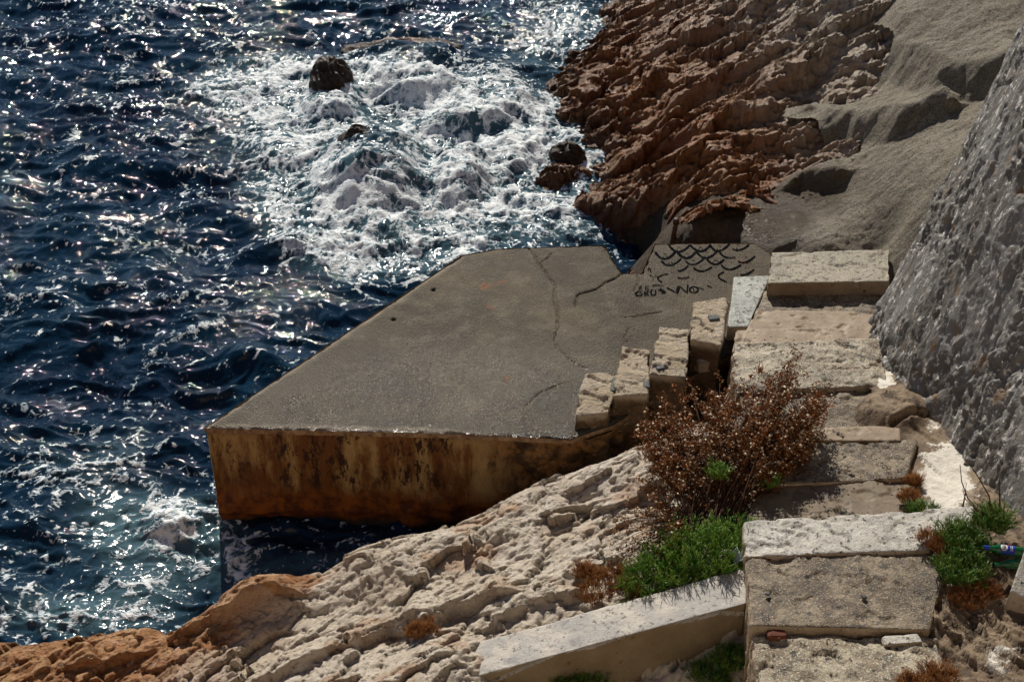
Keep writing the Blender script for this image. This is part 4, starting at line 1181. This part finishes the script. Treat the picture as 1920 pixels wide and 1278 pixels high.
# ------------------------------------------------------------------ plants
def seg_path(p, d, l, n, wob, grav=0.0):
    pts = [Vector(p)]; d = Vector(d).normalized()
    for k in range(n):
        d = (d + Vector((random.gauss(0, wob), random.gauss(0, wob), random.gauss(0, wob) - grav))).normalized()
        pts.append(pts[-1] + d * (l / n))
    return pts, d
def dry_bush():
    c = Vector(P(1330, 985, 1.30))
    root = empty("dry_shrub", c)
    tag(root, "large dry russet shrub with cream seed heads leaning over the left edge of the stairs", "shrub")
    tw, sd_, wh = MB(), MB(), MB()
    def head(p, big=1.0):
        for _ in range(random.randint(4, 8)):
            q = p + Vector((random.gauss(0, .012), random.gauss(0, .012), random.gauss(0, .010))) * big
            sd_.leaf(q, (random.gauss(0, 1), random.gauss(0, 1), random.gauss(.3, 1)), random.uniform(.011, .023), random.uniform(.004, .008))
        if random.random() < .36:
            wh.blob(p + Vector((random.gauss(0, .006), random.gauss(0, .006), .012)), random.uniform(.0055, .011), (1.1, 1.1, .8))
    # tip targets filling the photographed crown: (pixel u, v, distance y)
    tips = []
    plumes = [(1205, 840), (1225, 780), (1245, 728), (1210, 800), (1490, 655), (1550, 715), (1545, 750), (1262, 860), (1285, 705), (1295, 780), (1320, 840), (1335, 700), (1350, 760), (1375, 700), (1385, 830), (1400, 760), (1425, 690), (1440, 800), (1455, 720), (1470, 850), (1480, 690), (1498, 665), (1500, 760), (1520, 830), (1540, 720), (1530, 770), (1310, 900), (1400, 880), (1245, 900)]
    while len(tips) < 270:
        pu, pv = random.choice(plumes); q_ = random.random() ** .7 * 95
        u = random.gauss(pu, 9) - q_ * .25 * (pu - 1330) / 200; v = pv + q_ * .8 + random.gauss(0, 8)
        # crown outline
        top = np.interp(u, [1195, 1230, 1290, 1350, 1400, 1450, 1500, 1545], [815, 745, 705, 690, 700, 672, 655, 712])
        bot = np.interp(u, [1195, 1230, 1300, 1400, 1460, 1545], [900, 960, 985, 960, 905, 860])
        if v < top + 4 or v > bot: continue
        if v > 850 and random.random() < .72: continue
        y = 7.50 + (960 - v) / 300 * .92 + random.gauss(0, .09)
        tips.append(Vector(PY(u, v, y)))
    for t in tips:
        b0 = c + Vector((random.gauss(0, .10), random.gauss(0, .08), random.uniform(-.03, .04)))
        L = (t - b0).length
        mid = b0.lerp(t, .5) + Vector((random.gauss(0, .03), random.gauss(0, .03), random.uniform(.0, .06) * L))
        pts = [b0, b0.lerp(mid, .5) + Vector((random.gauss(0, .01), 0, .01)), mid, mid.lerp(t, .5) + Vector((random.gauss(0, .012), random.gauss(0, .012), .01)), t]
        tw.tube(pts, .0042, .0014, 3)
        for k in range(7):
            f = random.uniform(.38, 1.0)
            i = min(3, int(f * 4)); p = pts[i].lerp(pts[i + 1], f * 4 - i)
            d = (t - b0).normalized() + Vector((random.gauss(0, .7), random.gauss(0, .7), random.gauss(.25, .5)))
            sp, dd = seg_path(p, d, random.uniform(.04, .13), 3, .25)
            tw.tube(sp, .0015, .0008, 3)
            for q in sp[1:]:
                if random.random() < .85: head(q, 1.0)
            for j in range(2):
                sq, _ = seg_path(sp[random.randint(1, 2)], dd + Vector((random.gauss(0, .8), random.gauss(0, .8), random.gauss(.2, .5))), random.uniform(.02, .05), 2, .2)
                tw.tube(sq, .001, .0006, 3); head(sq[-1], .8)
    # bare arching stems at the left, lower down
    for k in range(60):
        u = random.uniform(1130, 1260); v = random.uniform(930, 1100)
        t = Vector(PY(u, v, 6.9 + (1050 - v) / 300 * .6 + random.gauss(0, .05)))
        z = float(near_z(np.array(t.x), np.array(t.y)))
        if t.z < z + .04: t.z = z + random.uniform(.05, .14)
        b0 = c + Vector((random.uniform(-.25, 0), random.uniform(-.2, .05), -.02))
        mid = b0.lerp(t, .5) + Vector((0, 0, .10))
        tw.tube([b0, b0.lerp(mid, .55) + Vector((0, 0, .02)), mid, mid.lerp(t, .5) + Vector((0, 0, .02)), t], .0035, .0012, 3)
        for j in range(5):
            sp, dd = seg_path(mid.lerp(t, random.random()), t - mid + Vector((random.gauss(0, .2), random.gauss(0, .2), random.gauss(.1, .2))), random.uniform(.03, .08), 2, .3)
            tw.tube(sp, .0012, .0007, 3)
            if random.random() < .7: head(sp[-1], .9)
    o = tw.build("stems", MAT_TWIG, root); o['kind'] = 'stuff'
    o = sd_.build("seed_heads", MAT_SEED, root); o['kind'] = 'stuff'
    o = wh.build("pale_seed_heads", MAT_WHITESEED, root); o['kind'] = 'stuff'
dry_bush()

def samphire(name, spots, label, mat, n_st=60, h=.10, dens=1.0, cat="plant", leafr=.0028, group=None, leafl=(.030, .062), stemmat=None):
    """fleshy forked needle leaves on short stems; spots = list of (x, y, z, spread)"""
    c = Vector(spots[0][:3])
    root = empty(name, c)
    tag(root, label, cat, group)
    lf, stm = MB(), MB()
    for (x, y, z, sp) in spots:
        for k in range(int(n_st * dens)):
            a = random.uniform(0, 6.283); r = sp * math.sqrt(random.random())
            p = Vector((x + r * math.cos(a), y + r * math.sin(a) * .8, z - .01))
            tilt = r / sp * .8
            d = Vector((math.cos(a) * tilt + random.gauss(0, .25), math.sin(a) * tilt + random.gauss(0, .25), 1))
            pts, dd = seg_path(p, d, h * random.uniform(.55, 1.15) * (1.15 - .5 * r / sp), 3, .14)
            stm.tube(pts, leafr * .7, leafr * .5, 3)
            for q0, q1 in zip(pts[:-1], pts[1:]):
                for j in range(4):
                    q = q0.lerp(q1, random.random())
                    d2 = dd * .9 + Vector((random.gauss(0, .75), random.gauss(0, .75), random.gauss(.35, .35)))
                    l = random.uniform(*leafl)
                    lp, ld = seg_path(q, d2, l, 2, .18, -.12)
                    lf.tube(lp, leafr, leafr * .35, 3)
                    if random.random() < .6:
                        lp2, _ = seg_path(lp[1], ld + Vector((random.gauss(0, .8), random.gauss(0, .8), .3)), l * .6, 2, .1, -.1)
                        lf.tube(lp2, leafr * .85, leafr * .3, 3)
    o = stm.build("stems", stemmat or mat, root, True); o['kind'] = 'stuff'
    o = lf.build("leaves", mat, root, True); o['kind'] = 'stuff'
    return root
def on_near(u, v, z0=1.2, dz=0.0):
    z = z0
    for _ in range(12):
        p = P(u, v, z); z = .5 * z + .5 * float(near_z(np.array(p[0]), np.array(p[1])))
    p = P(u, v, z)
    return (p[0], p[1], z + dz)
def sp(u, v, z0, r, dz=0.0, near=True):
    p = on_near(u, v, z0) if near else P(u, v, z0)
    return (p[0], p[1], p[2] + dz, r)
samphire("samphire_clump", [sp(1345, 1050, 1.3, .16), sp(1280, 1075, 1.3, .16), sp(1215, 1100, 1.2, .12), sp(1375, 1020, 1.3, .10), sp(1300, 1030, 1.3, .17), sp(1240, 1065, 1.2, .13)],
         "broad bright green clump of fleshy samphire under the dry shrub, behind the low wall", MAT_GREEN, 95, .21)
samphire("samphire_clump", [(*P(1800, 1078, Z1 + .03), .12), (*P(1812, 1030, Z1 + .06), .10), (*P(1795, 1015, Z1 + .06), .09), (*P(1858, 985, Z1 + .12), .08)],
         "green samphire clump growing against the wall foot beside the bottle", MAT_DKGREEN, 100, .165)
samphire("samphire_clump", [(*P(1735, 958, 1.45), .06), (*P(1710, 957, 1.42), .03)], "tiny green samphire tuft in the joint behind the white step edge", MAT_DKGREEN, 26, .06)
samphire("samphire_clump", [sp(1100, 1278, .85, .12), sp(1070, 1285, .85, .10)], "green tuft at the foot of the low wall, left of two", MAT_DKGREEN, 60, .09)
samphire("samphire_clump", [sp(1325, 1272, .85, .12), sp(1370, 1240, .85, .09)], "green tuft at the foot of the low wall close to the stairs", MAT_DKGREEN, 70, .10)
samphire("leafy_sprig", [(*PY(1345, 890, 7.45), .05)], "small green sprig glowing inside the dry shrub, left of two", MAT_GREEN, 26, .09, cat="sprig")
samphire("leafy_sprig", [(*PY(1437, 905, 7.5), .06)], "small green sprig at the right edge of the dry shrub over the riser", MAT_GREEN, 30, .09, cat="sprig")
samphire("dry_grass_tuft", [sp(1120, 1115, 1.1, .12), sp(1150, 1090, 1.1, .10), sp(1185, 1110, 1.1, .08), sp(1095, 1075, 1.1, .05)],
         "withered orange-brown tuft on the rock left of the green clump", MAT_DRYGRASS, 70, .09, cat="dry tuft", leafr=.0016)
samphire("dry_grass_tuft", [(*P(1745, 1015, Z1 + .05), .07), (*P(1765, 1030, Z1 + .05), .05)], "reddish dry tuft on the white step edge left of the wall-foot clump", MAT_DRYGRASS, 60, .07, cat="dry tuft", leafr=.0018)
samphire("dry_grass_tuft", [(*P(1760, 1275, Z0 + .02), .11), (*P(1710, 1285, Z0 + .02), .07)], "reddish dry tuft at the bottom edge on the lowest step", MAT_DRYGRASS, 80, .07, cat="dry tuft", leafr=.0018)
samphire("dry_grass_tuft", [sp(800, 1178, .95, .07), sp(780, 1185, .95, .05)], "small yellow-brown tuft in a cleft of the pale rock slope", MAT_DRYGRASS, 40, .045, cat="dry tuft", leafr=.0015)
samphire("dry_grass_tuft", [(*P(1705, 935, 1.42), .06), (*P(1712, 905, 1.41), .04)], "brown dry debris tuft wedged at the end of the smooth riser", MAT_DRYGRASS, 60, .045, cat="dry tuft", leafr=.0015, stemmat=MAT_TWIG)
samphire("dry_grass_tuft", [(*P(1810, 1125, Z1 + .02), .10), (*P(1850, 1110, Z1 + .02), .08)], "withered brown roots hanging below the wall-foot clump", MAT_SEED, 50, .05, cat="dry tuft", leafr=.0016)
mb = MB()
for k in range(420):
    ln = random.choice([((1400, 978), (1760, 955), Z2 + .012), ((1396, 1044), (1740, 1032), Z1 + .018), ((1412, 1190), (1740, 1196), Z0 + .02), ((1430, 905), (1700, 893), Z2 + .026), ((1380, 642), (1640, 640), Z4 + .04), ((1440, 556), (1650, 556), Z5 + .03), ((1640, 850), (1715, 940), Z2 + .04), ((1745, 1040), (1880, 1200), Z1 + .03)])
    t = random.random(); u = ln[0][0] + t * (ln[1][0] - ln[0][0]) + random.gauss(0, 5); v = ln[0][1] + t * (ln[1][1] - ln[0][1]) + random.gauss(0, 6)
    mb.blob(P(u, v, ln[2]), random.choice([.003, .004, .006, .009]), (1, 1, .6))
o = mb.build("joint_grit", MAT_MORTARLINE)
tag(o, "brown grit and crumbs lying in the joints of the stairs", "grit", None, 'stuff')
# bare twigs beside the wall
tr = empty("bare_twig", P(1850, 990, Z1 + .1))
tag(tr, "bare forked dark twig rising from the wall-foot clump", "twig")
mb = MB()
yb = P(1855, 985, Z1 + .1)[1]
for pts in [[(1860, 985), (1855, 930), (1835, 895), (1815, 865)], [(1850, 970), (1815, 935), (1803, 902), (1800, 870)], [(1835, 960), (1810, 935), (1805, 915)], [(1875, 960), (1874, 920), (1873, 885)], [(1805, 950), (1810, 925), (1812, 905)]]:
    mb.tube([Vector(PY(u, v, yb + .05 * k)) for k, (u, v) in enumerate(pts)], .0062, .0022, 5)
mb.build("branches", MAT_TWIG, tr, True)

# ------------------------------------------------------------------ litter and bottles
lit = bpy.data.meshes.new("plastic_scrap")
p0 = Vector(P(1380, 1048, 1.46))
n = 9
vs = []
for i in range(n):
    for j in range(n):
        a = i / (n - 1) - .5; b = j / (n - 1) - .5
        vs.append(tuple(p0 + Vector((a * .075, b * .085 + .01 * math.sin(a * 9), .03 + .022 * math.sin(7 * a + 3 * b) + random.uniform(-.007, .007) + .035 * b))))
lit.from_pydata(vs, [], [tuple(q) for q in grid_faces(n, n).tolist()])
o = link("plastic_scrap", lit, MAT_LITTER)
so = o.modifiers.new("thick", 'SOLIDIFY'); so.thickness = .002
tag(o, "crumpled pale blue plastic scrap between the green clump and the step edge", "litter")

def bottle(u, v, z, axis, label, lab=True, roll=0.0):
    """axis points from base to neck"""
    root = empty("glass_bottle", P(u, v, z))
    tag(root, label, "bottle")
    ax = Vector(axis).normalized(); side = ax.cross(Vector((0, 0, 1))).normalized(); upv = side.cross(ax)
    c0 = Vector(P(u, v, z))
    def cyl(l, th, r):
        return c0 + ax * l + (side * math.sin(th) + upv * math.cos(th)) * r
    prof = [(-.115, .0), (-.115, .026), (-.110, .0305), (-.09, .031), (.02, .031), (.045, .028), (.065, .019), (.09, .0145), (.120, .0135), (.122, .0150), (.130, .0150), (.131, .0)]
    N = 28
    V = [tuple(cyl(l, 2 * math.pi * k / N, max(r, .0004))) for l, r in prof for k in range(N)]
    Fc = []
    for i in range(len(prof) - 1):
        for k in range(N):
            Fc.append((i * N + k, i * N + (k + 1) % N, (i + 1) * N + (k + 1) % N, (i + 1) * N + k))
    me = mesh_np("bottle_body", V, Fc); o = link("bottle_body", me, MAT_GLASS); adopt(o, root)
    if not lab: return
    R2 = .0316
    def patch(name, l0, l1, a0, a1, r, mat, nn=16):
        V = [tuple(cyl(l0 + (l1 - l0) * i / 3, a0 + (a1 - a0) * k / nn, r)) for i in range(4) for k in range(nn + 1)]
        o = link(name, mesh_np(name, V, grid_faces(4, nn + 1)), mat); adopt(o, root); return o
    patch("blue_label", -.062, .022, -1.35 + roll, 1.35 + roll, R2, MAT_LABEL_BLUE)
    patch("neck_foil", .088, .120, -3.14, 3.14, .0152, MAT_LABEL_BLUE, 20)
    def disc(name, lc, ac, rl, ra, r, mat):
        V = [tuple(cyl(lc, ac, r))]
        for ring in (.5, 1.0):
            V += [tuple(cyl(lc + rl * ring * math.cos(t), ac + ra * ring * math.sin(t), r)) for t in [2 * math.pi * k / 24 for k in range(24)]]
        Fc = [(0, 1 + k, 1 + (k + 1) % 24) for k in range(24)] + [(1 + k, 25 + k, 25 + (k + 1) % 24, 1 + (k + 1) % 24) for k in range(24)]
        o = link(name, mesh_np(name, V, Fc), mat); adopt(o, root)
    disc("white_oval", .004, .12 + roll, .021, .78, R2 + .0005, MAT_LABEL_WHITE)
    disc("red_seal", -.020, .85 + roll, .008, .26, R2 + .001, MAT_LABEL_RED)
    # digits run round the bottle
    glyph = {'1': [[(.2, .75), (.55, 1), (.55, 0)]], '6': [[(.85, .95), (.45, .9), (.15, .45), (.25, .05), (.7, .02), (.9, .3), (.65, .55), (.2, .4)]], '4': [[(.7, 0), (.7, 1), (.1, .3), (.95, .3)]]}
    mb = MB()
    def stroke(pts, w):
        b = len(mb.v)
        for i, (aa, ll) in enumerate(pts):
            i0 = pts[max(0, i - 1)]; i1 = pts[min(len(pts) - 1, i + 1)]
            da = (i1[0] - i0[0]) * R2; dl = i1[1] - i0[1]; q = math.hypot(da, dl) + 1e-9
            oa, ol = -dl / q * w / R2, da / q * w
            mb.v.append(tuple(cyl(ll + ol, aa + oa, R2 + .0012))); mb.v.append(tuple(cyl(ll - ol, aa - oa, R2 + .0012)))
        for i in range(len(pts) - 1): mb.f.append((b + 2 * i, b + 2 * i + 1, b + 2 * i + 3, b + 2 * i + 2))
    for k, ch in enumerate("1664"):
        for g in glyph[ch]:
            stroke([(.12 + roll + .56 - (k * .29 + x * .24), -.008 + y * .024) for x, y in g], .0013)
    mb.build("label_digits", MAT_LABEL_INK, root)
    for q in range(2):
        patch("label_line", -.048 + q * .010, -.045 + q * .010, -.6 + roll, .6 + roll, R2 + .0006, MAT_LABEL_WHITE)
bottle(1882, 1030, Z1 + .17, (-1, .16, .02), "green glass bottle with blue and white label lying between the plant and the wall", True, -.35)
bottle(1903, 1056, Z1 + .12, (-1, -.06, -.03), "plain green glass bottle lying just below the labelled bottle", False)

# loose spray thrown up above the boulders
mb = MB()
for k in range(240):
    u = random.gauss(700, 70); v = random.gauss(385, 45)
    if k % 3 == 0: u = random.gauss(800, 90); v = random.gauss(200, 50)
    p = P(u, v, 0.0); z = max(0, sea_z(p[0], p[1]))
    z += abs(random.gauss(.03, .10)); r = random.choice([.003, .004, .005, .008])
    mb.blob((p[0], p[1], z + .01), r)
o = mb.build("sea_spray", MAT_FOAMDROP, None, True)
tag(o, "white droplets of spray flying above the breaking water", "spray", None, 'stuff')
print("tris", sum(len(me.polygons) * 2 for me in bpy.data.meshes))
